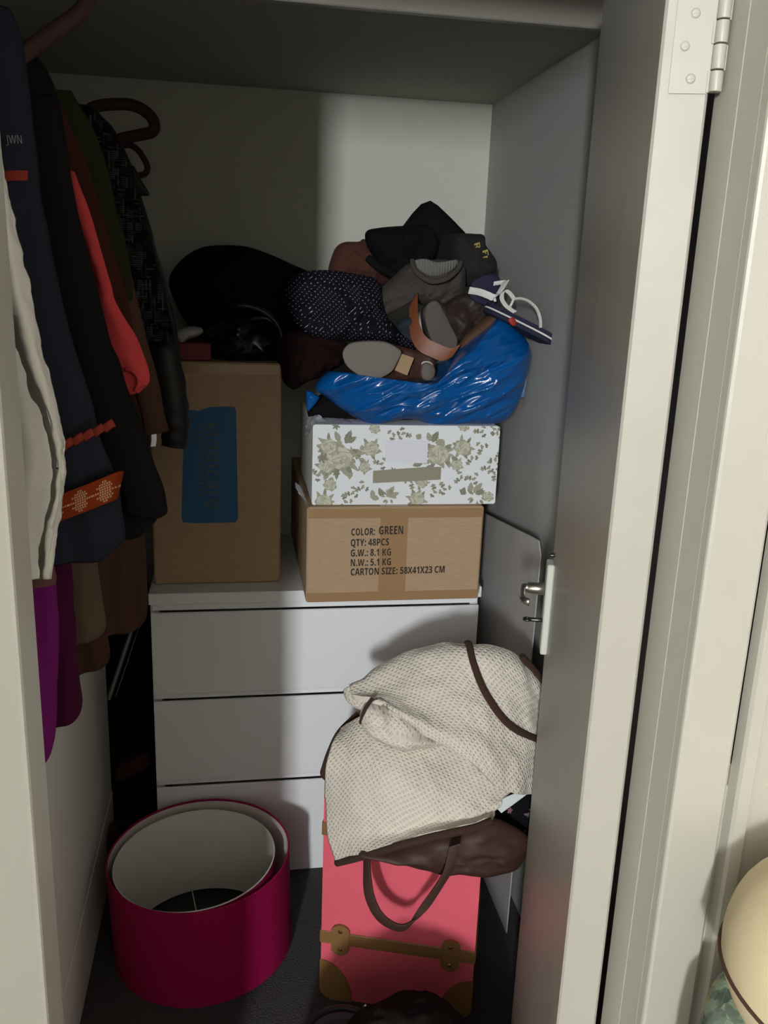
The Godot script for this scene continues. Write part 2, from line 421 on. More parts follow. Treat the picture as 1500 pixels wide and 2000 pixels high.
func floral(w: int, h: int) -> Image:
	var im := Image.create(w, h, false, Image.FORMAT_RGB8)
	im.fill(Color(0.87, 0.875, 0.885))
	var a := Color(0.6, 0.59, 0.51)
	var b := Color(0.68, 0.67, 0.59)
	var d := Color(0.49, 0.48, 0.41)
	var pale := Color(0.77, 0.76, 0.69)
	var s := Vector2(w / 965.0, h / 415.0)
	var o := Vector2(135, 95)
	# leaves: stalk x, y, length, width, turn
	for q in [[300, 190, 75, 17, -1.2], [270, 180, 60, 14, -2.0], [310, 185, 55, 13, -0.6], [250, 190, 45, 13, 2.6], [190, 210, 40, 12, 3.4], [195, 250, 42, 12, 2.7], [230, 320, 55, 14, 2.5], [215, 335, 50, 14, 2.0], [300, 310, 60, 15, 1.0], [330, 330, 48, 13, 1.7], [345, 250, 50, 12, -0.5], [370, 265, 52, 12, 0.6],
		[355, 270, 45, 12, -1.0], [390, 235, 40, 11, -0.3], [745, 180, 65, 17, -1.1], [735, 175, 50, 14, -1.9], [760, 185, 50, 12, -0.4], [790, 215, 50, 13, -1.2], [830, 235, 45, 11, -1.5], [850, 260, 45, 11, 0.4], [830, 270, 50, 12, 1.3], [700, 290, 55, 14, 2.9], [740, 300, 45, 13, 2.0], [520, 470, 70, 16, -1.0], [500, 470, 55, 14, -2.0], [530, 470, 60, 14, -0.4],
		[480, 480, 50, 14, 3.4], [450, 470, 40, 13, -1.8], [980, 450, 70, 17, -0.9], [960, 450, 60, 15, -1.5], [990, 455, 55, 13, -0.3], [940, 455, 45, 14, -2.6], [915, 460, 45, 14, -1.2], [665, 165, 34, 15, -1.0], [380, 225, 30, 9, -1.4], [205, 400, 44, 17, 0.7], [240, 400, 40, 16, 1.7], [225, 395, 34, 15, -1.2]]:
		leaf(im, (Vector2(q[0], q[1]) - o) * s, q[2] * s.x, q[3] * s.x, q[4], d if int(q[2]) % 2 else a, b)
	# leaves that fan out from behind each rose
	var fan := RandomNumberGenerator.new()
	fan.seed = 6
	for q in [[270, 262, 74, 13], [215, 205, 46, 7], [205, 305, 44, 7], [430, 215, 44, 5], [780, 245, 62, 11], [905, 208, 46, 6], [400, 312, 30, 5], [880, 300, 32, 5], [680, 480, 42, 8], [195, 492, 44, 7], [700, 395, 30, 4], [1000, 470, 40, 9], [530, 470, 30, 9], [330, 250, 30, 8], [830, 240, 30, 7]]:
		for k in int(q[3]):
			var t: float = TAU * k / q[3] + fan.randf() * 0.5
			leaf(im, (Vector2(q[0], q[1]) + Vector2(cos(t), sin(t)) * q[2] * 0.6 - o) * s, q[2] * fan.randf_range(0.7, 1.05) * s.x, q[2] * 0.17 * s.x, t + fan.randf_range(-0.4, 0.4), d if k % 2 else a, b)
	# roses: many soft petals round a heart
	for q in [[270, 262, 74], [215, 205, 46], [205, 305, 44], [430, 215, 44], [780, 245, 62], [905, 208, 46], [400, 312, 30], [880, 300, 32], [445, 112, 28], [905, 95, 30], [680, 480, 42], [195, 492, 44], [225, 405, 34], [700, 395, 30], [1060, 470, 30]]:
		var c := (Vector2(q[0], q[1]) - o) * s
		var r: float = q[2] * s.x
		blob(im, c, Vector2(r, r * 0.85), 0.4, a, 7.0, 0.1)
		for k in 7:
			var t: float = TAU * k / 7.0 + q[0]
			blob(im, c + Vector2(cos(t), sin(t) * 0.85) * r * 0.52, Vector2(r * 0.42, r * 0.34), t + 1.2, b if k % 2 else pale, 5.0, 0.08, a)
		for k in 4:
			var t: float = TAU * k / 4.0 + q[1]
			blob(im, c + Vector2(cos(t), sin(t) * 0.85) * r * 0.2, Vector2(r * 0.3, r * 0.24), t, pale if k % 2 else b, 3.0, 0.1, d)
	for q in [[185, 265, 20], [255, 340, 16], [250, 100, 16], [545, 330, 14]]:
		blob(im, (Vector2(q[0], q[1]) - o) * s, Vector2(q[2], q[2]) * s.x, 0.3, d, 6.0, 0.35)
	# sprigs of ivy
	for q in [[540, 145], [485, 290], [340, 445], [390, 415], [825, 425], [775, 440], [955, 262], [1005, 205], [1070, 105], [1050, 310], [1080, 345], [905, 365], [975, 370], [1000, 120], [310, 490], [640, 390], [1090, 270], [165, 350], [595, 140], [1090, 130]]:
		var c := (Vector2(q[0], q[1]) - o) * s
		for k in 5:
			var t: float = k * 2.1 + q[0]
			var rr: float = [0.0, 15.0, 21.0, 25.0, 30.0][k]
			var cc: Vector2 = c + Vector2(cos(t), sin(t)) * rr * s.x
			for j in 3:
				leaf(im, cc, 15.0 * s.x, 5.5 * s.x, t + (j - 1) * 1.15, d if k % 2 else a, d)
	return im


func bag_material() -> StandardMaterial3D:
	var m := mat("woven blue plastic", Color(0.02, 0.31, 0.57), 0.2, 0.0, 0.55)
	var im := Image.create(32, 32, false, Image.FORMAT_RGB8)
	for y in 32:
		for x in 32:
			var over := (int(x / 8) + int(y / 8)) % 2 == 0
			var v := 0.5 + 0.4 * (sin(PI * (x % 8 + 0.5) / 8.0) if over else sin(PI * (y % 8 + 0.5) / 8.0)) - 0.2
			im.set_pixel(x, y, Color(v, v, v))
	m.heightmap_enabled = true
	m.heightmap_texture = painted(im)
	m.heightmap_scale = 0.02
	m.uv1_scale = Vector3(70, 70, 1)
	return m


func dots_material() -> StandardMaterial3D:
	var m := mat("dotted navy cotton", Color.WHITE, 0.9, 0.0, 0.2)
	var im := Image.create(64, 64, false, Image.FORMAT_RGB8)
	im.fill(Color(0.09, 0.09, 0.12))
	for c in [Vector2(16, 16), Vector2(48, 48)]:
		blob(im, c, Vector2(6.0, 6.0), 0.0, Color(0.6, 0.6, 0.62))
	m.albedo_texture = painted(im)
	m.uv1_scale = Vector3(82, 82, 1)
	return m


func heap() -> void:
	# red box on the tall carton, white cloth and a glossy black bag on it
	var g := Geo.new()
	span(g, Vector3(-0.175, 1.3135, -2.34), Vector3(-0.055, 1.353, -2.07), 0.002)
	tag(commit("red_box", g, mat("dark red card", Color(0.42, 0.07, 0.09), 0.6)), "flat dark-red box lying on the tall carton", "box")
	g = Geo.new()
	puff(g, [Vector3(-0.1368, 1.3659, -2.12), Vector3(-0.1284, 1.3778, -2.12), Vector3(-0.105, 1.3866, -2.12), Vector3(-0.0794, 1.385, -2.12), Vector3(-0.0737, 1.3758, -2.12), Vector3(-0.0844, 1.3661, -2.12), Vector3(-0.1056, 1.3585, -2.12), Vector3(-0.1268, 1.3463, -2.12)], 0.035, 0.04, 5, 0.01, 18, 18)
	tag(commit("white_cloth", g, mat("white cotton", Color(0.72, 0.71, 0.7), 0.95)), "small crumpled white cloth on the dark-red box", "cloth")
	var hb := thing("black_handbag", "glossy black handbag slumped on the tall carton", "handbag")
	g = Geo.new()
	puff(g, [Vector3(-0.0736, 1.3508, -2.14), Vector3(-0.0683, 1.3841, -2.14), Vector3(-0.023, 1.4183, -2.14), Vector3(0.0365, 1.4271, -2.14), Vector3(0.0905, 1.4098, -2.14), Vector3(0.1186, 1.3627, -2.14), Vector3(0.1067, 1.3164, -2.14), Vector3(0.024, 1.3086, -2.14), Vector3(-0.0481, 1.3095, -2.14)], 0.09, 0.1, 7, 0.012, 8, 12, 0.4)
	commit("bag_body", g, mat("black patent leather", Color(0.05, 0.05, 0.05), 0.22), hb)
	g = Geo.new()
	tube(g, smooth([Vector3(-0.0226, 1.4166, -2.1), Vector3(-0.0049, 1.4359, -2.06), Vector3(0.0293, 1.4396, -2.05), Vector3(0.0694, 1.425, -2.05), Vector3(0.0984, 1.3939, -2.05), Vector3(0.1068, 1.348, -2.05), Vector3(0.1022, 1.3247, -2.05)], 30), 0.006, 10)
	commit("bag_handle", g, mat("black leather", Color(0.06, 0.055, 0.055), 0.4), hb)
	# the big black garment behind
	g = Geo.new()
	puff(g, [Vector3(-0.1591, 1.4868, -2.27), Vector3(-0.1311, 1.5336, -2.27), Vector3(-0.0841, 1.5654, -2.27), Vector3(-0.0325, 1.5747, -2.27), Vector3(0.0292, 1.5736, -2.27), Vector3(0.0892, 1.5567, -2.27), Vector3(0.1423, 1.5356, -2.27), Vector3(0.1833, 1.5186, -2.27), Vector3(0.2301, 1.4855, -2.27), Vector3(0.2321, 1.3844, -2.27), Vector3(0.1808, 1.3188, -2.27), Vector3(0.1028, 1.3042, -2.27), Vector3(-0.0381, 1.3139, -2.27), Vector3(-0.11, 1.3752, -2.27), Vector3(-0.1421, 1.43, -2.27)], 0.13, 0.15, 11, 0.02, 7, 9, 0.6, Vector3.BACK, 2.2, false, 120, 40, 0.006)
	tag(commit("black_jumper", g, M.knit_black), "bulky black knitted garment heaped left on the tall carton", "clothing")
	# dark maroon cloth hanging between the carton and the bag
	g = Geo.new()
	puff(g, [Vector3(0.0888, 1.3751, -2.07), Vector3(0.1287, 1.3877, -2.07), Vector3(0.1761, 1.3832, -2.07), Vector3(0.2361, 1.373, -2.07), Vector3(0.2632, 1.35, -2.07), Vector3(0.2519, 1.3164, -2.07), Vector3(0.2257, 1.2992, -2.07), Vector3(0.2018, 1.2832, -2.07), Vector3(0.1658, 1.2705, -2.07), Vector3(0.1324, 1.252, -2.07), Vector3(0.1083, 1.2731, -2.07), Vector3(0.0974, 1.305, -2.07)], 0.06, 0.08, 13, 0.016, 10, 14, 0.8, Vector3.BACK, 2.2, false, 84, 30, 0.008)
	tag(commit("maroon_scarf", g, mat("maroon wool", Color(0.12, 0.06, 0.06), 1.0, 0.0, 0.2)), "dark maroon scarf slipping down between tall carton and blue bag", "scarf")
	# dotted dress
	g = Geo.new()
	puff(g, [Vector3(0.1111, 1.4791, -2.06), Vector3(0.1328, 1.508, -2.06), Vector3(0.1674, 1.5215, -2.06), Vector3(0.2198, 1.5246, -2.06), Vector3(0.2788, 1.5177, -2.06), Vector3(0.3207, 1.5079, -2.06), Vector3(0.3352, 1.4694, -2.06), Vector3(0.3438, 1.4326, -2.06), Vector3(0.3691, 1.4053, -2.06), Vector3(0.4021, 1.3778, -2.06), Vector3(0.4215, 1.3569, -2.06), Vector3(0.4132, 1.3495, -2.06), Vector3(0.3808, 1.3583, -2.06), Vector3(0.3426, 1.3669, -2.06), Vector3(0.288, 1.3656, -2.06), Vector3(0.2351, 1.369, -2.06), Vector3(0.1945, 1.3703, -2.06), Vector3(0.1516, 1.389, -2.06), Vector3(0.1231, 1.4261, -2.06)], 0.07, 0.09, 17, 0.02, 7, 11, 0.9, Vector3.BACK, 2.2, false, 140, 50, 0.006)
	tag(commit("dotted_dress", g, dots_material()), "navy dress with fine white dots spilling over the heap", "clothing")
	# rust cloth
	g = Geo.new()
	puff(g, [Vector3(0.234, 1.523, -2.29), Vector3(0.2387, 1.5506, -2.29), Vector3(0.251, 1.5808, -2.29), Vector3(0.2714, 1.5952, -2.29), Vector3(0.3077, 1.5979, -2.29), Vector3(0.3218, 1.6047, -2.29), Vector3(0.3367, 1.5868, -2.29), Vector3(0.3722, 1.5507, -2.29), Vector3(0.3961, 1.5163, -2.29), Vector3(0.3638, 1.4897, -2.29), Vector3(0.2975, 1.4938, -2.29), Vector3(0.2513, 1.5048, -2.29)], 0.07, 0.08, 19, 0.012, 8, 11, 0.3, Vector3.BACK, 2.2, false, 84, 30, 0.006)
	tag(commit("rust_bag", g, mat("rust suede", Color(0.29, 0.145, 0.1), 0.95)), "rust-brown suede bag at the top left of the heap", "bag")
	g = Geo.new()
	puff(g, [Vector3(0.3206, 1.621, -2.24), Vector3(0.3509, 1.6308, -2.24), Vector3(0.4148, 1.6384, -2.24), Vector3(0.4769, 1.6424, -2.24), Vector3(0.5048, 1.6071, -2.24), Vector3(0.4841, 1.5508, -2.24), Vector3(0.4203, 1.5112, -2.24), Vector3(0.3703, 1.5218, -2.24), Vector3(0.3379, 1.5611, -2.24), Vector3(0.3215, 1.5921, -2.24)], 0.07, 0.08, 23, 0.012, 9, 12, 0.3)
	tag(commit("black_pouch", g, M.black), "black cloth pouch between the rust bag and the peaked black hat", "pouch")
	var hat := thing("black_hat", "black felt hat with a tall pointed peak topping the heap", "hat")
	g = Geo.new()
	puff(g, [Vector3(0.3914, 1.6029, -2.26), Vector3(0.4159, 1.6407, -2.26), Vector3(0.438, 1.6708, -2.26), Vector3(0.4578, 1.6923, -2.26), Vector3(0.4782, 1.7005, -2.26), Vector3(0.497, 1.6905, -2.26), Vector3(0.5329, 1.6606, -2.26), Vector3(0.572, 1.6279, -2.26), Vector3(0.6006, 1.5993, -2.26), Vector3(0.5881, 1.5637, -2.26), Vector3(0.5154, 1.5459, -2.26), Vector3(0.4353, 1.5553, -2.26)], 0.055, 0.07, 29, 0.006, 7, 7, 0.3, Vector3(0.1, 0.2, 1), 2.0, true)
	commit("crown", g, M.black, hat)
	g = Geo.new()
	tube(g, smooth([Vector3(0.3219, 1.5563, -2.2), Vector3(0.3495, 1.5331, -2.17), Vector3(0.4032, 1.5172, -2.15), Vector3(0.4782, 1.5319, -2.15), Vector3(0.5515, 1.5648, -2.17), Vector3(0.5837, 1.5909, -2.2)], 40), 0.01, 10, [], 1.0)
	commit("brim_roll", g, M.black, hat)
	# black bag with yellow letters
	var yb := thing("lettered_bag", "black paper bag with yellow letters beside the side wall", "bag")
	g = Geo.new()
	puff(g, [Vector3(0.5121, 1.6048, -2.16), Vector3(0.5189, 1.6192, -2.16), Vector3(0.5454, 1.6227, -2.16), Vector3(0.571, 1.6227, -2.16), Vector3(0.5877, 1.621, -2.16), Vector3(0.5917, 1.601, -2.16), Vector3(0.6086, 1.5801, -2.16), Vector3(0.623, 1.559, -2.16), Vector3(0.6221, 1.5347, -2.16), Vector3(0.6077, 1.5172, -2.16), Vector3(0.5851, 1.5042, -2.16), Vector3(0.5531, 1.4982, -2.16), Vector3(0.5301, 1.5157, -2.16), Vector3(0.5123, 1.5572, -2.16)], 0.045, 0.12, 31, 0.006, 10, 10, 0.4, Vector3(0.25, 0, 1), 3.0)
	commit("bag_body", g, mat("black coated paper", Color(0.06, 0.055, 0.05), 0.85), yb)
	var yel := mat("yellow print", Color(0.62, 0.56, 0.3), 0.7)
	var yt := Basis(Vector3.BACK, -1.25) * Basis(Vector3.UP, 0.25)
	lettering("lettering", "R", yel, yb, Vector3(0.5623, 1.5985, -2.117), Vector2(0.016, 0.014), yt)
	lettering("lettering", "E", yel, yb, Vector3(0.5838, 1.583, -2.118), Vector2(0.014, 0.014), yt)
	lettering("lettering", "L", yel, yb, Vector3(0.5857, 1.5689, -2.117), Vector2(0.012, 0.012), yt)
	lettering("lettering", "K", yel, yb, Vector3(0.599, 1.5624, -2.122), Vector2(0.018, 0.012), yt)
	# grey boots
	var bt := thing("felt_boot", "taupe felt boot with a ribbed grey lining in the middle of the heap", "boot")
	var felt := mat("taupe felt", Color(0.25, 0.225, 0.21), 1.0)
	g = Geo.new()
	puff(g, [Vector3(0.3058, 1.4463, -2.1), Vector3(0.3316, 1.4799, -2.1), Vector3(0.3693, 1.5162, -2.1), Vector3(0.4048, 1.5466, -2.1), Vector3(0.4657, 1.5582, -2.1), Vector3(0.5281, 1.5536, -2.1), Vector3(0.54, 1.5224, -2.1), Vector3(0.5384, 1.4868, -2.1), Vector3(0.515, 1.4563, -2.1), Vector3(0.4589, 1.4486, -2.1), Vector3(0.4086, 1.4613, -2.1), Vector3(0.3749, 1.4389, -2.1), Vector3(0.3384, 1.4236, -2.1)], 0.065, 0.08, 37, 0.014, 8, 12, 0.7, Vector3.BACK, 2.2, false, 100, 36, 0.007)
	commit("upper", g, felt, bt)
	var rib := mat("ribbed grey knit", Color(0.42, 0.41, 0.39), 1.0)
	var ri := Image.create(32, 4, false, Image.FORMAT_RGB8)
	for x in 32:
		for y in 4:
			var v := 0.5 + 0.5 * sin(TAU * x / 8.0)
			ri.set_pixel(x, y, Color(v, v, v))
	rib.heightmap_enabled = true
	rib.heightmap_texture = painted(ri)
	rib.heightmap_scale = 0.15
	rib.uv1_scale = Vector3(40, 40, 1)
	g = Geo.new()
	puff(g, [Vector3(0.4034, 1.5517, -2.045), Vector3(0.4271, 1.5571, -2.045), Vector3(0.4538, 1.5514, -2.045), Vector3(0.4839, 1.5525, -2.045), Vector3(0.5054, 1.5579, -2.045), Vector3(0.5027, 1.5419, -2.045), Vector3(0.4793, 1.5262, -2.045), Vector3(0.4531, 1.5184, -2.045), Vector3(0.4286, 1.5255, -2.045), Vector3(0.4088, 1.5383, -2.045)], 0.012, 0.03, 39, 0.004, 12, 12, 0.0, Vector3(0, 0.35, 1))
	commit("lining", g, rib, bt)
	g = Geo.new()
	tube(g, smooth([Vector3(0.3988, 1.5537, -2.04), Vector3(0.4042, 1.5291, -2.02), Vector3(0.4363, 1.509, -2.01), Vector3(0.4718, 1.5147, -2.01), Vector3(0.503, 1.5361, -2.03), Vector3(0.5154, 1.5538, -2.05)], 30), 0.006, 10)
	commit("collar", g, felt, bt)
	g = Geo.new()
	puff(g, [Vector3(0.4796, 1.4561, -2.04), Vector3(0.5173, 1.4816, -2.04), Vector3(0.56, 1.4853, -2.04), Vector3(0.5896, 1.4688, -2.04), Vector3(0.599, 1.441, -2.04), Vector3(0.5652, 1.407, -2.04), Vector3(0.5296, 1.3801, -2.04), Vector3(0.494, 1.3531, -2.04), Vector3(0.4638, 1.3867, -2.04), Vector3(0.4616, 1.4277, -2.04)], 0.05, 0.08, 41, 0.01, 12, 14, 0.5)
	tag(commit("brown_boot", g, mat("dark brown leather", Color(0.18, 0.125, 0.105), 0.6)), "dark brown leather boot lying under the flip-flops", "boot")
	# shoe turned so that its narrow taupe sole shows
	var ss := thing("narrow_shoe", "brown shoe on its side showing a narrow taupe sole, framed by the tan strap", "shoe")
	g = Geo.new()
	puff(g, [Vector3(0.4265, 1.4515, -1.995), Vector3(0.4377, 1.4643, -1.995), Vector3(0.452, 1.4647, -1.995), Vector3(0.4673, 1.4459, -1.995), Vector3(0.4859, 1.4133, -1.995), Vector3(0.5034, 1.3826, -1.995), Vector3(0.501, 1.3617, -1.995), Vector3(0.4799, 1.3495, -1.995), Vector3(0.4552, 1.3583, -1.995), Vector3(0.4368, 1.3891, -1.995), Vector3(0.4255, 1.4231, -1.995)], 0.008, 0.012, 43, 0.002, 8, 8, 0.0, Vector3(-0.2, 0.1, 1), 4.0)
	commit("sole", g, mat("taupe rubber", Color(0.34, 0.305, 0.28), 0.9), ss)
	g = Geo.new()
	puff(g, [Vector3(0.4226, 1.4436, -2.02), Vector3(0.4468, 1.4649, -2.02), Vector3(0.4749, 1.4567, -2.02), Vector3(0.5045, 1.4066, -2.02), Vector3(0.519, 1.3695, -2.02), Vector3(0.4862, 1.3427, -2.02), Vector3(0.4541, 1.3468, -2.02), Vector3(0.4299, 1.393, -2.02)], 0.015, 0.05, 44, 0.006, 10, 10)
	commit("upper", g, mat("black brown leather", Color(0.13, 0.1, 0.09), 0.6), ss)
	# tan leather strap
	g = Geo.new()
	strap(g, [Vector3(0.4043, 1.4667, -2.03), Vector3(0.4002, 1.4278, -2), Vector3(0.4025, 1.3949, -1.98), Vector3(0.417, 1.3713, -1.965), Vector3(0.4415, 1.359, -1.955), Vector3(0.4692, 1.3509, -1.95), Vector3(0.4924, 1.3606, -1.95)], 0.034, 0.003, [Vector3(0.6, 1.0, 0.1)])
	tag(commit("tan_belt", g, mat("tan leather", Color(0.47, 0.26, 0.155), 0.5)), "curved tan leather belt looping down behind the blue bag's rim", "belt")
	g = Geo.new()
	puff(g, [Vector3(0.5083, 1.3603, -1.985), Vector3(0.5154, 1.3837, -1.985), Vector3(0.5437, 1.4132, -1.985), Vector3(0.5784, 1.4382, -1.985), Vector3(0.6078, 1.4345, -1.985), Vector3(0.59, 1.411, -1.985), Vector3(0.5518, 1.3822, -1.985)], 0.025, 0.04, 47, 0.004, 10, 10)
	tag(commit("tan_sandal", g, mat("tan suede", Color(0.33, 0.22, 0.15), 0.9)), "tan suede shoe under the flip-flop at the bag's rim", "shoe")
	# heeled shoe, sole to the front
	var hs := thing("heeled_shoe", "heeled shoe with a broad grey-taupe sole and pale wooden heel facing outward", "shoe")
	g = Geo.new()
	puff(g, [Vector3(0.2305, 1.3479, -1.925), Vector3(0.2368, 1.3635, -1.925), Vector3(0.2534, 1.3738, -1.925), Vector3(0.2894, 1.3779, -1.925), Vector3(0.3235, 1.3766, -1.925), Vector3(0.3491, 1.3661, -1.925), Vector3(0.361, 1.3552, -1.925), Vector3(0.3526, 1.3349, -1.925), Vector3(0.3408, 1.3133, -1.925), Vector3(0.3149, 1.2982, -1.925), Vector3(0.2875, 1.2966, -1.925), Vector3(0.2598, 1.3084, -1.925), Vector3(0.2389, 1.3259, -1.925)], 0.007, 0.012, 51, 0.001, 6, 6, 0.0, Vector3(-0.1, -0.15, 1), 5.0)
	commit("sole", g, mat("grey taupe suede sole", Color(0.45, 0.42, 0.39), 0.95), hs)
	g = Geo.new()
	var hp := [Vector3(0.3627, 1.3517, -1.94), Vector3(0.3898, 1.3433, -1.94), Vector3(0.3764, 1.3044, -1.94), Vector3(0.348, 1.3153, -1.94)]
	var h2 := PackedVector2Array()
	for p in hp:
		h2.append(Vector2(p.x, p.y))
	prism(g, h2, -0.04, Transform3D(Basis.IDENTITY, Vector3(0, 0, -1.925)))
	commit("heel", g, mat("pale wood", Color(0.6, 0.49, 0.35), 0.6), hs)
	g = Geo.new()
	puff(g, [Vector3(0.2597, 1.3581, -1.97), Vector3(0.3171, 1.373, -1.97), Vector3(0.376, 1.3631, -1.97), Vector3(0.4238, 1.3505, -1.97), Vector3(0.4485, 1.3337, -1.97), Vector3(0.4408, 1.2976, -1.97), Vector3(0.391, 1.2897, -1.97), Vector3(0.3201, 1.2885, -1.97), Vector3(0.2729, 1.3015, -1.97)], 0.02, 0.06, 53, 0.006, 9, 9)
	commit("upper", g, mat("red brown leather", Color(0.24, 0.13, 0.09), 0.6), hs)
	g = Geo.new()
	puff(g, [Vector3(0.4081, 1.3084, -1.93), Vector3(0.4096, 1.3266, -1.93), Vector3(0.4209, 1.3336, -1.93), Vector3(0.4353, 1.3271, -1.93), Vector3(0.4408, 1.3113, -1.93), Vector3(0.4322, 1.2951, -1.93), Vector3(0.4158, 1.2949, -1.93)], 0.01, 0.03, 54, 0.001, 9, 9)
	tag(commit("shoe_toe", g, mat("grey brown rubber", Color(0.4, 0.36, 0.34), 0.9)), "rounded grey toe of a shoe at the blue bag's rim", "shoe")
	g = Geo.new()
	tube(g, smooth([Vector3(0.4127, 1.3274, -1.945), Vector3(0.4171, 1.332, -1.945), Vector3(0.4265, 1.3322, -1.945), Vector3(0.4345, 1.328, -1.943), Vector3(0.4366, 1.3215, -1.94)], 16), 0.0028, 8, [], 0.5)
	tag(commit("white_lace", g, mat("white lace", Color(0.75, 0.74, 0.72), 0.9)), "short white shoelace loop just above the rounded toe", "shoelace")
	g = Geo.new()
	puff(g, [Vector3(0.3669, 1.4029, -2.02), Vector3(0.3735, 1.4169, -2.02), Vector3(0.3897, 1.4289, -2.02), Vector3(0.4045, 1.4212, -2.02), Vector3(0.4106, 1.3925, -2.02), Vector3(0.4043, 1.3714, -2.02), Vector3(0.3845, 1.3825, -2.02)], 0.02, 0.04, 57, 0.006, 14, 14)
	tag(commit("denim_shoe", g, mat("dark denim", Color(0.12, 0.15, 0.19), 0.9)), "small dark denim shoe between dotted dress and tan belt", "shoe")
	flip_flops()
	# the blue bag itself
	var bag := thing("blue_bag", "big blue woven plastic carrier bag slumped on the floral box, full of shoes", "bag")
	var bm := bag_material()
	g = Geo.new()
	puff(g, [Vector3(0.1782, 1.2629, -1.99), Vector3(0.1894, 1.2885, -1.99), Vector3(0.2147, 1.3051, -1.99), Vector3(0.2524, 1.2919, -1.99), Vector3(0.2903, 1.2833, -1.99), Vector3(0.3236, 1.2792, -1.99), Vector3(0.3711, 1.2847, -1.99), Vector3(0.4407, 1.2906, -1.99), Vector3(0.4796, 1.3336, -1.99), Vector3(0.5186, 1.3718, -1.99), Vector3(0.5635, 1.41, -1.99), Vector3(0.597, 1.4363, -1.99), Vector3(0.6331, 1.4118, -1.99), Vector3(0.6625, 1.3846, -1.99), Vector3(0.6749, 1.3543, -1.99), Vector3(0.6711, 1.3091, -1.99), Vector3(0.658, 1.2523, -1.99), Vector3(0.6363, 1.207, -1.99), Vector3(0.5999, 1.1883, -1.99), Vector3(0.5225, 1.1863, -1.99), Vector3(0.456, 1.1821, -1.99), Vector3(0.4137, 1.195, -1.99), Vector3(0.3748, 1.197, -1.99), Vector3(0.3077, 1.1831, -1.99), Vector3(0.2714, 1.1983, -1.99), Vector3(0.2329, 1.2215, -1.99), Vector3(0.2066, 1.2423, -1.99)], 0.1, 0.1, 61, 0.016, 3, 14, 0.46, Vector3(0, 0.08, 1), 2.6, false, 280, 90, 0.0075)
	commit("bag_body", g, bm, bag)
	g = Geo.new()
	strap(g, [Vector3(0.6758, 1.3535, -2), Vector3(0.6679, 1.3286, -1.985), Vector3(0.6614, 1.2957, -1.98), Vector3(0.6575, 1.25, -1.98)], 0.022, 0.002, [Vector3(1, 0.2, 0.3)])
	commit("bag_handle", g, bm, bag)
	g = Geo.new()
	puff(g, [Vector3(0.1598, 1.2493, -2.02), Vector3(0.1668, 1.2542, -2.02), Vector3(0.1811, 1.2473, -2.02), Vector3(0.1907, 1.2403, -2.02), Vector3(0.1837, 1.2284, -2.02), Vector3(0.1698, 1.2116, -2.02), Vector3(0.1627, 1.2115, -2.02)], 0.01, 0.02, 63, 0.003, 20, 20)
	commit("bag_corner", g, bm, bag)
	# what shows under it
	g = Geo.new()
	puff(g, [Vector3(0.1659, 1.2055, -2.06), Vector3(0.1801, 1.2275, -2.06), Vector3(0.2137, 1.2425, -2.06), Vector3(0.2752, 1.219, -2.06), Vector3(0.3621, 1.2078, -2.06), Vector3(0.4376, 1.2013, -2.06), Vector3(0.489, 1.1869, -2.06), Vector3(0.4772, 1.1692, -2.06), Vector3(0.3888, 1.1659, -2.06), Vector3(0.2891, 1.1626, -2.06), Vector3(0.2151, 1.1669, -2.06), Vector3(0.1784, 1.1739, -2.06)], 0.06, 0.1, 67, 0.01, 12, 12)
	tag(commit("black_stockings", g, M.black), "dark crumpled fabric squeezed under the blue bag", "clothing")
	g = Geo.new()
	sheet(g, [[Vector3(0.2077, 1.1858, -1.99), Vector3(0.2358, 1.1972, -1.98), Vector3(0.276, 1.1945, -1.97), Vector3(0.3129, 1.198, -1.98)], [Vector3(0.2073, 1.1877, -1.93), Vector3(0.236, 1.1891, -1.93), Vector3(0.2766, 1.1871, -1.93), Vector3(0.3231, 1.1898, -1.93)]], 0.0008, 24, 10, 9, 0.004, 30.0)
	tag(commit("lilac_paper", g, mat("lilac tissue", Color(0.6, 0.57, 0.66), 0.9)), "edge of pale lilac tissue paper on the floral box's lid", "paper")


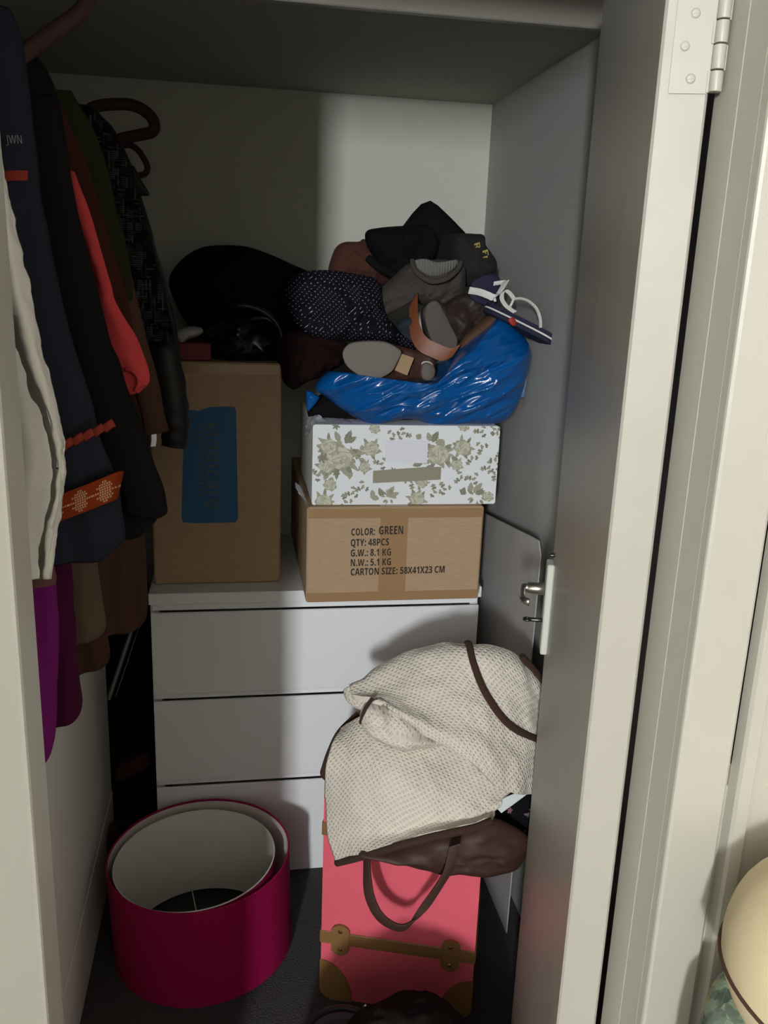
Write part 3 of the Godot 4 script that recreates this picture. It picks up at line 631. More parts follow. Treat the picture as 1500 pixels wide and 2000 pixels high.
func flip_flops() -> void:
	var navy := mat("navy rubber", Color(0.08, 0.075, 0.19), 0.8)
	var wh := mat("white rubber", Color(0.82, 0.82, 0.8), 0.5)
	# sole edge-on
	var a := thing("flip_flop", "navy flip-flop lying edge-on with a white stripe along its sole", "flip-flop", "navy flip-flops on the blue bag")
	var p := Vector3(0.5426, 1.4657, -1.95)
	var q := Vector3(0.6792, 1.3985, -1.85)
	var d := (q - p)
	var L := d.length()
	var xd := d.normalized()
	var zd := Vector3(0.25, -0.1, 1.0)
	zd = (zd - xd * zd.dot(xd)).normalized()
	var yd := zd.cross(xd)
	var b := Basis(xd, yd, zd)
	for k in 3:
		var g := Geo.new()
		var th: float = [0.009, 0.0035, 0.0095][k]
		var off: float = [0.0068, 0.0004, -0.0062][k]
		var o := PackedVector2Array()
		for j in 40:
			var t := TAU * j / 40
			var x := cos(t) * L / 2
			var w := 0.042 + 0.006 * x / L
			o.append(Vector2(signf(cos(t)) * pow(absf(cos(t)), 0.6) * L / 2, signf(sin(t)) * pow(absf(sin(t)), 0.6) * w * (1.02 if k == 1 else 1.0)))
		prism(g, o, th, Transform3D(Basis(xd, -zd, yd), (p + q) / 2 - zd * 0.045 + yd * (off - th / 2)))
		commit(["upper_sole", "white_stripe", "lower_sole"][k], g, wh if k == 1 else navy, a)
	var g2 := Geo.new()
	strap(g2, [Vector3(0.6576, 1.4196, -1.87), Vector3(0.6576, 1.4389, -1.878), Vector3(0.6501, 1.4592, -1.885), Vector3(0.6358, 1.4737, -1.895), Vector3(0.6232, 1.4793, -1.915), Vector3(0.6116, 1.4774, -1.93)], 0.008, 0.0022, [Vector3(0.5, 0.1, 1), Vector3(0.5, 0.3, 1), Vector3(0.3, 0.6, 1), Vector3(0.2, 0.8, 0.8)], 40)
	strap(g2, [Vector3(0.6116, 1.4774, -1.93), Vector3(0.6056, 1.488, -1.94), Vector3(0.5987, 1.4942, -1.95), Vector3(0.5897, 1.4883, -1.95), Vector3(0.5877, 1.4741, -1.94), Vector3(0.5948, 1.4604, -1.925), Vector3(0.6098, 1.4493, -1.91)], 0.0095, 0.0022, [Vector3(0.7, 0.4, 0.5), Vector3(0.6, 0.6, 0.5), Vector3(0.9, 0.3, 0.3), Vector3(0.9, 0.5, 0.2)], 40)
	tube(g2, smooth([Vector3(0.6104, 1.4773, -1.93), Vector3(0.6065, 1.4661, -1.93), Vector3(0.6013, 1.4571, -1.93)], 10), 0.003, 8)
	commit("thong_strap", g2, wh, a)
	g2 = Geo.new()
	puff(g2, [Vector3(0.5926, 1.4338, -1.9), Vector3(0.6028, 1.4385, -1.9), Vector3(0.6119, 1.4277, -1.9), Vector3(0.6066, 1.4198, -1.9), Vector3(0.5968, 1.4251, -1.9)], 0.003, 0.004, 3, 0.0)
	commit("red_tag", g2, mat("red rubber", Color(0.6, 0.12, 0.1), 0.6), a)
	# seen from above, behind it
	var c := thing("flip_flop", "navy flip-flop seen from above with a wide white V-strap", "flip-flop", "navy flip-flops on the blue bag")
	g2 = Geo.new()
	puff(g2, [Vector3(0.5249, 1.4862, -2), Vector3(0.5319, 1.509, -2), Vector3(0.5526, 1.5233, -2), Vector3(0.5763, 1.5298, -2), Vector3(0.5936, 1.5236, -2), Vector3(0.5985, 1.5068, -2), Vector3(0.5981, 1.4795, -2), Vector3(0.5874, 1.4585, -2), Vector3(0.5593, 1.46, -2), Vector3(0.5369, 1.4684, -2)], 0.008, 0.01, 5, 0.002, 8, 8, 0.0, Vector3(-0.2, 0.25, 1), 4.0)
	commit("sole", g2, navy, c)
	g2 = Geo.new()
	strap(g2, [Vector3(0.5218, 1.4921, -1.985), Vector3(0.5412, 1.4896, -1.972), Vector3(0.559, 1.4837, -1.962), Vector3(0.5725, 1.4787, -1.958), Vector3(0.5822, 1.4845, -1.96), Vector3(0.5932, 1.4981, -1.968), Vector3(0.6079, 1.5152, -1.985)], 0.0155, 0.003, [Vector3(0.15, 1, 0.3), Vector3(0.15, 1, 0.3), Vector3(0.2, 1, 0.3), Vector3(0.5, 1, 0.3), Vector3(0.8, 0.6, 0.3), Vector3(0.9, 0.4, 0.2), Vector3(0.9, 0.4, 0.2)], 50)
	tube(g2, [Vector3(0.5761, 1.4775, -1.962), Vector3(0.5779, 1.4697, -1.962)], 0.0035, 8)
	strap(g2, [Vector3(0.6072, 1.5129, -1.99), Vector3(0.594, 1.5113, -1.99), Vector3(0.5797, 1.5086, -1.99)], 0.009, 0.003, [Vector3(0.1, 1, 0.2)], 12)
	commit("thong_strap", g2, wh, c)


func woven_material() -> StandardMaterial3D:
	var m := mat("patterned black and grey weave", Color.WHITE, 1.0, 0.0, 0.1)
	var im := Image.create(128, 256, false, Image.FORMAT_RGB8)
	im.fill(Color(0.08, 0.08, 0.085))
	var r := RandomNumberGenerator.new()
	r.seed = 12
	for k in 330:
		var x := r.randi_range(0, 15) * 8
		var y := r.randi_range(0, 31) * 8
		var v := r.randf_range(0.14, 0.3)
		var c := Color(v, v, v * 1.02)
		if k % 3 == 0:
			im.fill_rect(Rect2i(x, y, 3, r.randi_range(8, 26)), c)
		elif k % 3 == 1:
			im.fill_rect(Rect2i(x, y, r.randi_range(8, 22), 3), c)
		else:
			for j in 4:
				im.fill_rect(Rect2i(x, y + j * 4, 12, 2), c)
	m.albedo_texture = painted(im)
	m.uv1_scale = Vector3(9, 4.5, 1)
	return m


func clothes() -> void:
	var linen := mat("cream linen", Color(0.82, 0.805, 0.77), 0.95, 0.0, 0.2)
	grain(linen, 21, 0.05, 6.0, 1.2)
	var g := Geo.new()
	# cream shirt nearest the jamb: a sleeve seen as two hanging folds
	var sh := thing("cream_shirt", "cream linen shirt hanging nearest the left door jamb", "shirt", "")
	hang(g, rows_of([Vector2(1.7757, -0.2804), Vector2(1.7503, -0.264), Vector2(1.7196, -0.2499), Vector2(1.683, -0.2417), Vector2(1.6452, -0.2377), Vector2(1.6064, -0.2357), Vector2(1.5667, -0.2335), Vector2(1.5209, -0.2286), Vector2(1.4739, -0.2226), Vector2(1.4201, -0.2177), Vector2(1.3702, -0.2092), Vector2(1.3245, -0.2044), Vector2(1.2836, -0.2024), Vector2(1.2418, -0.2071), Vector2(1.2053, -0.2132), Vector2(1.1806, -0.2158), Vector2(1.1638, -0.2179)], -1.01, 0.014, [0.1, 0.16, 0.2, 0.22, 0.24, 0.26, 0.28, 0.3]), 3, 0.003, 3.0)
	commit("body", g, linen, sh)
	g = Geo.new()
	sheet(g, [[Vector3(-0.2882, 1.7221, -0.975), Vector3(-0.2714, 1.7254, -0.965), Vector3(-0.2586, 1.7244, -0.975)], [Vector3(-0.2562, 1.6586, -0.955), Vector3(-0.2399, 1.6579, -0.945), Vector3(-0.2296, 1.6603, -0.955)], [Vector3(-0.2341, 1.5991, -0.94), Vector3(-0.2213, 1.5983, -0.925), Vector3(-0.2175, 1.5991, -0.94)], [Vector3(-0.2343, 1.5668, -0.94), Vector3(-0.2179, 1.5662, -0.92), Vector3(-0.2137, 1.5678, -0.94)], [Vector3(-0.2318, 1.5196, -0.94), Vector3(-0.2125, 1.52, -0.918), Vector3(-0.2056, 1.5207, -0.94)], [Vector3(-0.2282, 1.471, -0.942), Vector3(-0.206, 1.4726, -0.916), Vector3(-0.1983, 1.472, -0.94)], [Vector3(-0.2165, 1.4258, -0.945), Vector3(-0.1977, 1.4288, -0.915), Vector3(-0.1928, 1.4268, -0.94)], [Vector3(-0.2059, 1.3862, -0.948), Vector3(-0.1891, 1.3898, -0.915), Vector3(-0.1849, 1.3855, -0.94)], [Vector3(-0.1959, 1.3534, -0.948), Vector3(-0.182, 1.3554, -0.918), Vector3(-0.18, 1.3484, -0.94)], [Vector3(-0.1897, 1.3198, -0.948), Vector3(-0.1792, 1.3244, -0.92), Vector3(-0.1791, 1.3187, -0.94)], [Vector3(-0.1898, 1.2922, -0.948), Vector3(-0.1806, 1.2977, -0.922), Vector3(-0.1806, 1.2929, -0.94)],
		[Vector3(-0.1956, 1.2642, -0.948), Vector3(-0.1852, 1.2704, -0.922), Vector3(-0.1847, 1.2651, -0.94)], [Vector3(-0.2027, 1.2415, -0.948), Vector3(-0.1925, 1.2478, -0.924), Vector3(-0.1912, 1.2425, -0.94)], [Vector3(-0.2069, 1.2157, -0.948), Vector3(-0.1971, 1.2231, -0.924), Vector3(-0.1958, 1.218, -0.94)], [Vector3(-0.21, 1.183, -0.948), Vector3(-0.1996, 1.192, -0.922), Vector3(-0.1993, 1.1856, -0.94)]], 0.004, 16, 110, 5, 0.004, 22.0)
	commit("sleeve", g, linen, sh)
	# navy cardigan with orange bands
	var nv := thing("navy_cardigan", "dark navy knitted coat with orange patterned bands behind the cream shirt", "coat", "coats on the rail")
	g = Geo.new()
	hang(g, rows_of([Vector2(1.7707, -0.2313), Vector2(1.7422, -0.2205), Vector2(1.6824, -0.2155), Vector2(1.615, -0.2124), Vector2(1.5668, -0.2099), Vector2(1.4669, -0.1936), Vector2(1.397, -0.178), Vector2(1.3181, -0.1608), Vector2(1.2836, -0.1492), Vector2(1.2484, -0.1398), Vector2(1.2158, -0.1381), Vector2(1.1861, -0.1374), Vector2(1.1631, -0.1623)], -1.08, 0.035, [0.06, 0.3, 0.4, 0.44]), 5, 0.006, 4.0)
	commit("body", g, M.navy, nv)
	var orange := mat("orange knit", Color.WHITE, 1.0, 0.0, 0.1)
	var im := Image.create(128, 48, false, Image.FORMAT_RGB8)
	im.fill(Color(0.5, 0.2, 0.09))
	var rr := RandomNumberGenerator.new()
	rr.seed = 3
	for k in 4:
		var cx := 16 + k * 32
		for j in 9:
			var w: int = [2, 6, 10, 6, 15, 6, 10, 6, 2][j]
			for x in range(-w, w + 1, 3):
				im.fill_rect(Rect2i(cx + x, 6 + j * 4, 2, 3), Color(0.72, 0.6, 0.48))
	orange.albedo_texture = painted(im)
	orange.uv1_scale = Vector3(9, 24, 1)
	var coral := mat("coral knit", Color(0.5, 0.2, 0.16), 1.0, 0.0, 0.1)
	g = Geo.new()
	strap(g, [Vector3(-0.2444, 1.2207, -1.043), Vector3(-0.2079, 1.2376, -1.037), Vector3(-0.1724, 1.2522, -1.035), Vector3(-0.1469, 1.2621, -1.042), Vector3(-0.14, 1.2591, -1.07)], 0.036, 0.004, [Vector3(0.25, 1, 0)])
	for k in g.uv.size():
		g.uv[k] = Vector2(g.v[k].x, 0.5 / 24.0 + (g.uv[k].x + 0.0) / 0.036 * 0.9 / 24.0)
	commit("patterned_band", g, orange, nv)
	g = Geo.new()
	for k in 5:
		tube(g, smooth([Vector3(-0.1965, 1.3116, -1.035), Vector3(-0.1903, 1.3168, -1.033), Vector3(-0.1848, 1.32, -1.035)].map(func(p): return p + Vector3(0.0115, 0.0052, -0.0003) * k), 8), 0.005, 8, [], 0.5)
	commit("twisted_cord", g, coral, nv)
	g = Geo.new()
	strap(g, [Vector3(-0.2442, 1.6015, -1.04), Vector3(-0.2283, 1.6031, -1.038), Vector3(-0.2167, 1.6041, -1.042)], 0.01, 0.002, [Vector3(0.05, 1, 0)])
	commit("coral_band", g, coral, nv)
	lettering("lettering", "JWN", mat("grey embroidery", Color(0.45, 0.45, 0.48), 0.9), nv, Vector3(-0.2348, 1.6342, -1.036), Vector2(0.016, 0.008), Basis(Vector3.BACK, 0.05), false, false)
	# black coat
	var bk := thing("black_coat", "long black coat with a wide hanging sleeve, second behind the cream shirt", "coat", "coats on the rail")
	g = Geo.new()
	hang(g, rows_of([Vector2(1.7655, -0.2437), Vector2(1.7466, -0.2269), Vector2(1.7125, -0.2144), Vector2(1.6713, -0.2093), Vector2(1.6291, -0.2054), Vector2(1.5892, -0.2), Vector2(1.5485, -0.1932), Vector2(1.5071, -0.185), Vector2(1.4614, -0.1754), Vector2(1.4181, -0.1654), Vector2(1.3843, -0.1535), Vector2(1.3427, -0.1416), Vector2(1.2896, -0.1243), Vector2(1.2349, -0.1094), Vector2(1.2014, -0.1033), Vector2(1.1676, -0.1128), Vector2(1.1442, -0.1334)], -1.24, 0.035, [0.07, 0.2, 0.34, 0.44]), 7, 0.006, 4.0)
	commit("body", g, M.black, bk)
	g = Geo.new()
	var sl := [Vector3(-0.2332, 1.7072, -1.2), Vector3(-0.2234, 1.6434, -1.19), Vector3(-0.2126, 1.5669, -1.185), Vector3(-0.1966, 1.488, -1.18), Vector3(-0.1755, 1.3866, -1.18), Vector3(-0.1493, 1.2924, -1.185), Vector3(-0.127, 1.2284, -1.19), Vector3(-0.1226, 1.1997, -1.19), Vector3(-0.1231, 1.1838, -1.19)]
	tube(g, smooth(sl, 50), 0.03, 16, PackedFloat32Array(range(50).map(func(k): return 0.022 + 0.008 * k / 50.0 if k < 46 else 0.030 - 0.004 * (k - 45))), 0.5)
	commit("sleeve", g, M.black, bk)
	# rust jacket
	var ru := mat("dark rust wool", Color(0.22, 0.125, 0.105), 1.0, 0.0, 0.1)
	g = Geo.new()
	hang(g, rows_of([Vector2(1.7596, -0.2494), Vector2(1.7318, -0.2351), Vector2(1.6904, -0.2199), Vector2(1.6548, -0.204), Vector2(1.5967, -0.1874), Vector2(1.536, -0.1717), Vector2(1.4865, -0.158), Vector2(1.443, -0.151), Vector2(1.3985, -0.1482)], -1.36, 0.014, [0.1, 0.2, 0.34, 0.42]), 9, 0.003)
	tag(commit("rust_jacket", g, ru), "dark rust jacket showing as a sliver beside the long black coat", "jacket", "coats on the rail")
	# coral scarf-like top
	var co := thing("coral_vest", "bright coral vest hanging as a narrow strip among the dark coats", "vest", "coats on the rail")
	var cm := mat("coral jersey", Color(0.72, 0.25, 0.25), 0.9, 0.0, 0.2)
	g = Geo.new()
	sheet(g, [[Vector3(-0.2243, 1.639, -1.315), Vector3(-0.2186, 1.6377, -1.312), Vector3(-0.2131, 1.6352, -1.31)], [Vector3(-0.2175, 1.5935, -1.315), Vector3(-0.2057, 1.5923, -1.308), Vector3(-0.1967, 1.5908, -1.31)], [Vector3(-0.2016, 1.5338, -1.315), Vector3(-0.1921, 1.534, -1.306), Vector3(-0.1822, 1.5358, -1.308)], [Vector3(-0.1913, 1.493, -1.315), Vector3(-0.1801, 1.4935, -1.304), Vector3(-0.1731, 1.4938, -1.308)], [Vector3(-0.1874, 1.4583, -1.315), Vector3(-0.1745, 1.4591, -1.302), Vector3(-0.1632, 1.4607, -1.306)], [Vector3(-0.1825, 1.4122, -1.315), Vector3(-0.1567, 1.4139, -1.3), Vector3(-0.1369, 1.4141, -1.305)], [Vector3(-0.1741, 1.3622, -1.31), Vector3(-0.1427, 1.3643, -1.296), Vector3(-0.123, 1.3622, -1.305)], [Vector3(-0.1567, 1.3381, -1.305), Vector3(-0.145, 1.3387, -1.296), Vector3(-0.1383, 1.3447, -1.302)]], 0.006, 20, 60, 4, 0.003, 20.0)
	commit("body", g, cm, co)
	g = Geo.new()
	tube(g, smooth([Vector3(-0.1536, 1.3735, -1.296), Vector3(-0.1445, 1.3729, -1.29), Vector3(-0.1368, 1.3654, -1.287), Vector3(-0.136, 1.3544, -1.289), Vector3(-0.1416, 1.3437, -1.292)], 20), 0.003, 8)
	commit("hem_loop", g, cm, co)
	# olive brown corduroy
	var ol := mat("olive cord", Color(0.16, 0.165, 0.11), 1.0, 0.0, 0.1)
	g = Geo.new()
	hang(g, rows_of([Vector2(1.7625, -0.236), Vector2(1.7409, -0.2241), Vector2(1.7205, -0.2119), Vector2(1.6976, -0.2012), Vector2(1.6557, -0.1889), Vector2(1.5911, -0.1781), Vector2(1.5463, -0.1668), Vector2(1.5003, -0.1608), Vector2(1.4534, -0.1579)], -1.47, 0.014, [0.1, 0.2, 0.34, 0.42]), 11, 0.003)
	tag(commit("olive_shirt", g, ol), "thin olive-green shirt beside the coral top", "shirt", "coats on the rail")
	var br := thing("brown_coat", "brown corduroy coat with a white care tag at its cuff", "coat", "coats on the rail")
	var bm := mat("brown cord", Color(0.28, 0.2, 0.165), 1.0, 0.0, 0.1)
	g = Geo.new()
	hang(g, rows_of([Vector2(1.7582, -0.2438), Vector2(1.7439, -0.2337), Vector2(1.6878, -0.2224), Vector2(1.6108, -0.2084), Vector2(1.5314, -0.1924), Vector2(1.4494, -0.1775), Vector2(1.3645, -0.1656), Vector2(1.2768, -0.1618), Vector2(1.1862, -0.1614), Vector2(1.0928, -0.1628), Vector2(0.9965, -0.1624), Vector2(0.9071, -0.1636), Vector2(0.8751, -0.1756), Vector2(0.8655, -0.1952)], -1.56, 0.02, [0.1, 0.2, 0.34, 0.44]), 13, 0.004)
	commit("body", g, bm, br)
	g = Geo.new()
	tube(g, smooth([Vector3(-0.194, 1.5769, -1.5), Vector3(-0.1788, 1.5074, -1.48), Vector3(-0.1663, 1.4372, -1.47), Vector3(-0.1502, 1.3742, -1.46), Vector3(-0.138, 1.3087, -1.46), Vector3(-0.1284, 1.2543, -1.46)], 40), 0.02, 14, PackedFloat32Array(range(40).map(func(k): return 0.017 + 0.0035 * k / 40.0 + 0.001 * sin(k * 0.5))), 0.6)
	commit("sleeve", g, bm, br)
	g = Geo.new()
	strap(g, [Vector3(-0.1323, 1.256, -1.45), Vector3(-0.1318, 1.2452, -1.449), Vector3(-0.1338, 1.2332, -1.45)], 0.008, 0.001, [Vector3(1, 0.1, 0)])
	commit("care_tag", g, M.white, br)
	# patterned cardigan
	var pc := thing("patterned_cardigan", "black cardigan woven with pale grey geometric motifs", "cardigan", "coats on the rail")
	g = Geo.new()
	hang(g, rows_of([Vector2(1.7805, -0.2471), Vector2(1.7655, -0.2266), Vector2(1.7283, -0.2016), Vector2(1.6942, -0.1839), Vector2(1.6482, -0.1699), Vector2(1.5882, -0.156), Vector2(1.5357, -0.1424), Vector2(1.4822, -0.1304), Vector2(1.4182, -0.1174), Vector2(1.3828, -0.1146)], -1.70, 0.026, [0.1, 0.2, 0.34, 0.44]), 15, 0.005)
	commit("body", g, woven_material(), pc)
	# black leather jacket, the furthest
	var bj := thing("black_jacket", "black jacket with a long slack sleeve, furthest along the rail", "jacket", "coats on the rail")
	var lm := mat("dull black leather", Color(0.075, 0.07, 0.07), 0.55)
	g = Geo.new()
	hang(g, rows_of([Vector2(1.7844, -0.2407), Vector2(1.7647, -0.2228), Vector2(1.7114, -0.1965), Vector2(1.6472, -0.1767), Vector2(1.5813, -0.1594), Vector2(1.4972, -0.1382), Vector2(1.4095, -0.1204), Vector2(1.3377, -0.114), Vector2(1.2536, -0.1139), Vector2(1.189, -0.128)], -1.86, 0.035, [0.1, 0.2, 0.34, 0.44]), 17, 0.006)
	commit("body", g, lm, bj)
	g = Geo.new()
	tube(g, smooth([Vector3(-0.1554, 1.4797, -1.8), Vector3(-0.1434, 1.4137, -1.77), Vector3(-0.1329, 1.3573, -1.75), Vector3(-0.1225, 1.2899, -1.74), Vector3(-0.118, 1.2402, -1.74), Vector3(-0.1169, 1.2049, -1.74), Vector3(-0.1205, 1.1774, -1.74)], 50), 0.026, 18, PackedFloat32Array(range(50).map(func(k): return 0.024 + 0.004 * sin(k * 0.06) + 0.0012 * sin(k * 0.9))), 0.7)
	commit("sleeve", g, lm, bj)
	g = Geo.new()
	puff(g, [Vector3(-0.1996, 1.6953, -1.84), Vector3(-0.1881, 1.7005, -1.84), Vector3(-0.1765, 1.6782, -1.84), Vector3(-0.1612, 1.653, -1.84), Vector3(-0.1728, 1.6477, -1.84), Vector3(-0.1899, 1.6497, -1.84), Vector3(-0.2007, 1.6658, -1.84)], 0.01, 0.02, 3, 0.003)
	commit("collar", g, lm, bj)
	# lower hems under the coats
	hems()
	var plastic := mat("dark red brown plastic", Color(0.23, 0.15, 0.14), 0.75, 0.0, 0.3)
	var h := thing("plastic_hanger", "empty brown tubular hanger tipped up against the shelf", "hanger", "brown plastic hangers on the rail")
	g = Geo.new()
	tube(g, smooth([Vector3(-0.2423, 1.7344, -1.14), Vector3(-0.227, 1.7498, -1.15), Vector3(-0.2055, 1.769, -1.16), Vector3(-0.1838, 1.7879, -1.17), Vector3(-0.1738, 1.7985, -1.175), Vector3(-0.1684, 1.8092, -1.18), Vector3(-0.1666, 1.8227, -1.18), Vector3(-0.1716, 1.8355, -1.18), Vector3(-0.1938, 1.8415, -1.18)], 60), 0.0095, 14)
	commit("bar", g, plastic, h)
	h = thing("plastic_hanger", "brown tubular hanger whose rounded end sticks out beside the patterned cardigan", "hanger", "brown plastic hangers on the rail")
	g = Geo.new()
	tube(g, smooth([Vector3(-0.2656, 1.7791, -1.78), Vector3(-0.2473, 1.7913, -1.78), Vector3(-0.2203, 1.7973, -1.78), Vector3(-0.1889, 1.7993, -1.78), Vector3(-0.1666, 1.7939, -1.78), Vector3(-0.1489, 1.7812, -1.78), Vector3(-0.143, 1.766, -1.78), Vector3(-0.1488, 1.7552, -1.78), Vector3(-0.1727, 1.7485, -1.78), Vector3(-0.2048, 1.7397, -1.78), Vector3(-0.2369, 1.7265, -1.78)], 60), 0.0105, 14)
	commit("bar", g, plastic, h)
	h = thing("plastic_hanger", "thin brown hanger with a small loop in front of the back wall", "hanger", "brown plastic hangers on the rail")
	g = Geo.new()
	tube(g, smooth([Vector3(-0.2313, 1.7399, -1.92), Vector3(-0.2066, 1.7479, -1.92), Vector3(-0.1892, 1.7404, -1.92), Vector3(-0.176, 1.7222, -1.92), Vector3(-0.1706, 1.7072, -1.92), Vector3(-0.1769, 1.6953, -1.92), Vector3(-0.1969, 1.6904, -1.92)], 40), 0.006, 12)
	commit("bar", g, plastic, h)


func hems() -> void:
	var g := Geo.new()
	hang(g, rows_of([Vector2(1.1756, -0.2374), Vector2(1.127, -0.2328), Vector2(1.0845, -0.2327), Vector2(1.0266, -0.2347), Vector2(0.9674, -0.2394), Vector2(0.9066, -0.2442), Vector2(0.8682, -0.2531), Vector2(0.85, -0.2649)], -1.13, 0.02, [0.08]), 19, 0.004)
	tag(commit("magenta_dress", g, mat("magenta jersey", Color(0.42, 0.1, 0.37), 0.9, 0.0, 0.2)), "magenta dress hem hanging lowest, right beside the left door jamb", "dress", "coats on the rail")
	g = Geo.new()
	hang(g, rows_of([Vector2(1.1544, -0.2295), Vector2(1.1026, -0.2256), Vector2(1.0421, -0.2247), Vector2(0.9799, -0.2252), Vector2(0.9322, -0.2235), Vector2(0.8998, -0.2223), Vector2(0.8799, -0.2319), Vector2(0.8722, -0.2578)], -1.2, 0.02, [0.1]), 20, 0.004)
	tag(commit("plum_dress", g, mat("dark plum jersey", Color(0.25, 0.06, 0.17), 0.9, 0.0, 0.2)), "dark plum dress hem between the magenta and taupe hems", "dress", "coats on the rail")
	g = Geo.new()
	hang(g, rows_of([Vector2(1.129, -0.2135), Vector2(1.0806, -0.2084), Vector2(1.0394, -0.2043), Vector2(1.006, -0.2013), Vector2(0.9765, -0.2011), Vector2(0.9599, -0.214), Vector2(0.9515, -0.2448)], -1.31, 0.02, [0.1]), 21, 0.004)
	tag(commit("taupe_skirt", g, mat("taupe wool", Color(0.34, 0.28, 0.23), 1.0, 0.0, 0.1)), "taupe wool skirt hem under the navy knitted coat", "skirt", "coats on the rail")
	g = Geo.new()
	hang(g, rows_of([Vector2(1.0509, -0.2267), Vector2(0.9802, -0.218), Vector2(0.9259, -0.2123), Vector2(0.8937, -0.2104), Vector2(0.8727, -0.2187), Vector2(0.8611, -0.2521)], -1.4, 0.02, [0.1]), 22, 0.004)
	tag(commit("chestnut_skirt", g, mat("chestnut wool", Color(0.25, 0.165, 0.14), 1.0, 0.0, 0.1)), "chestnut-brown skirt hem just below the taupe hem", "skirt", "coats on the rail")
	g = Geo.new()
	hang(g, rows_of([Vector2(1.1866, -0.2153), Vector2(1.1676, -0.2129), Vector2(1.1548, -0.2114), Vector2(1.1477, -0.2129)], -1.03, 0.012, [0.07]), 23, 0.002)
	tag(commit("mauve_slip", g, mat("dusty mauve", Color(0.36, 0.25, 0.25), 0.9, 0.0, 0.2)), "dusty mauve slip hem peeping out below the cream shirt", "slip", "coats on the rail")


func knit_material() -> StandardMaterial3D:
	var m := mat("cream waffle knit", Color(0.82, 0.785, 0.735), 1.0, 0.0, 0.1)
	var im := Image.create(64, 64, false, Image.FORMAT_RGB8)
	for y in 64:
		for x in 64:
			var v := 1.0
			for c in [Vector2(16, 16), Vector2(48, 48), Vector2(-16, 48), Vector2(16, 80), Vector2(48, -16), Vector2(80, 16)]:
				var d: float = ((Vector2(x, y) - c) * Vector2(1.0, 1.25)).length() / 16.0
				v = minf(v, clampf(d * d, 0.0, 1.0))
			im.set_pixel(x, y, Color(v, v, v))
	m.heightmap_enabled = true
	m.heightmap_texture = painted(im)
	m.heightmap_scale = 0.16
	m.uv1_scale = Vector3(84, 84, 1)
	return m


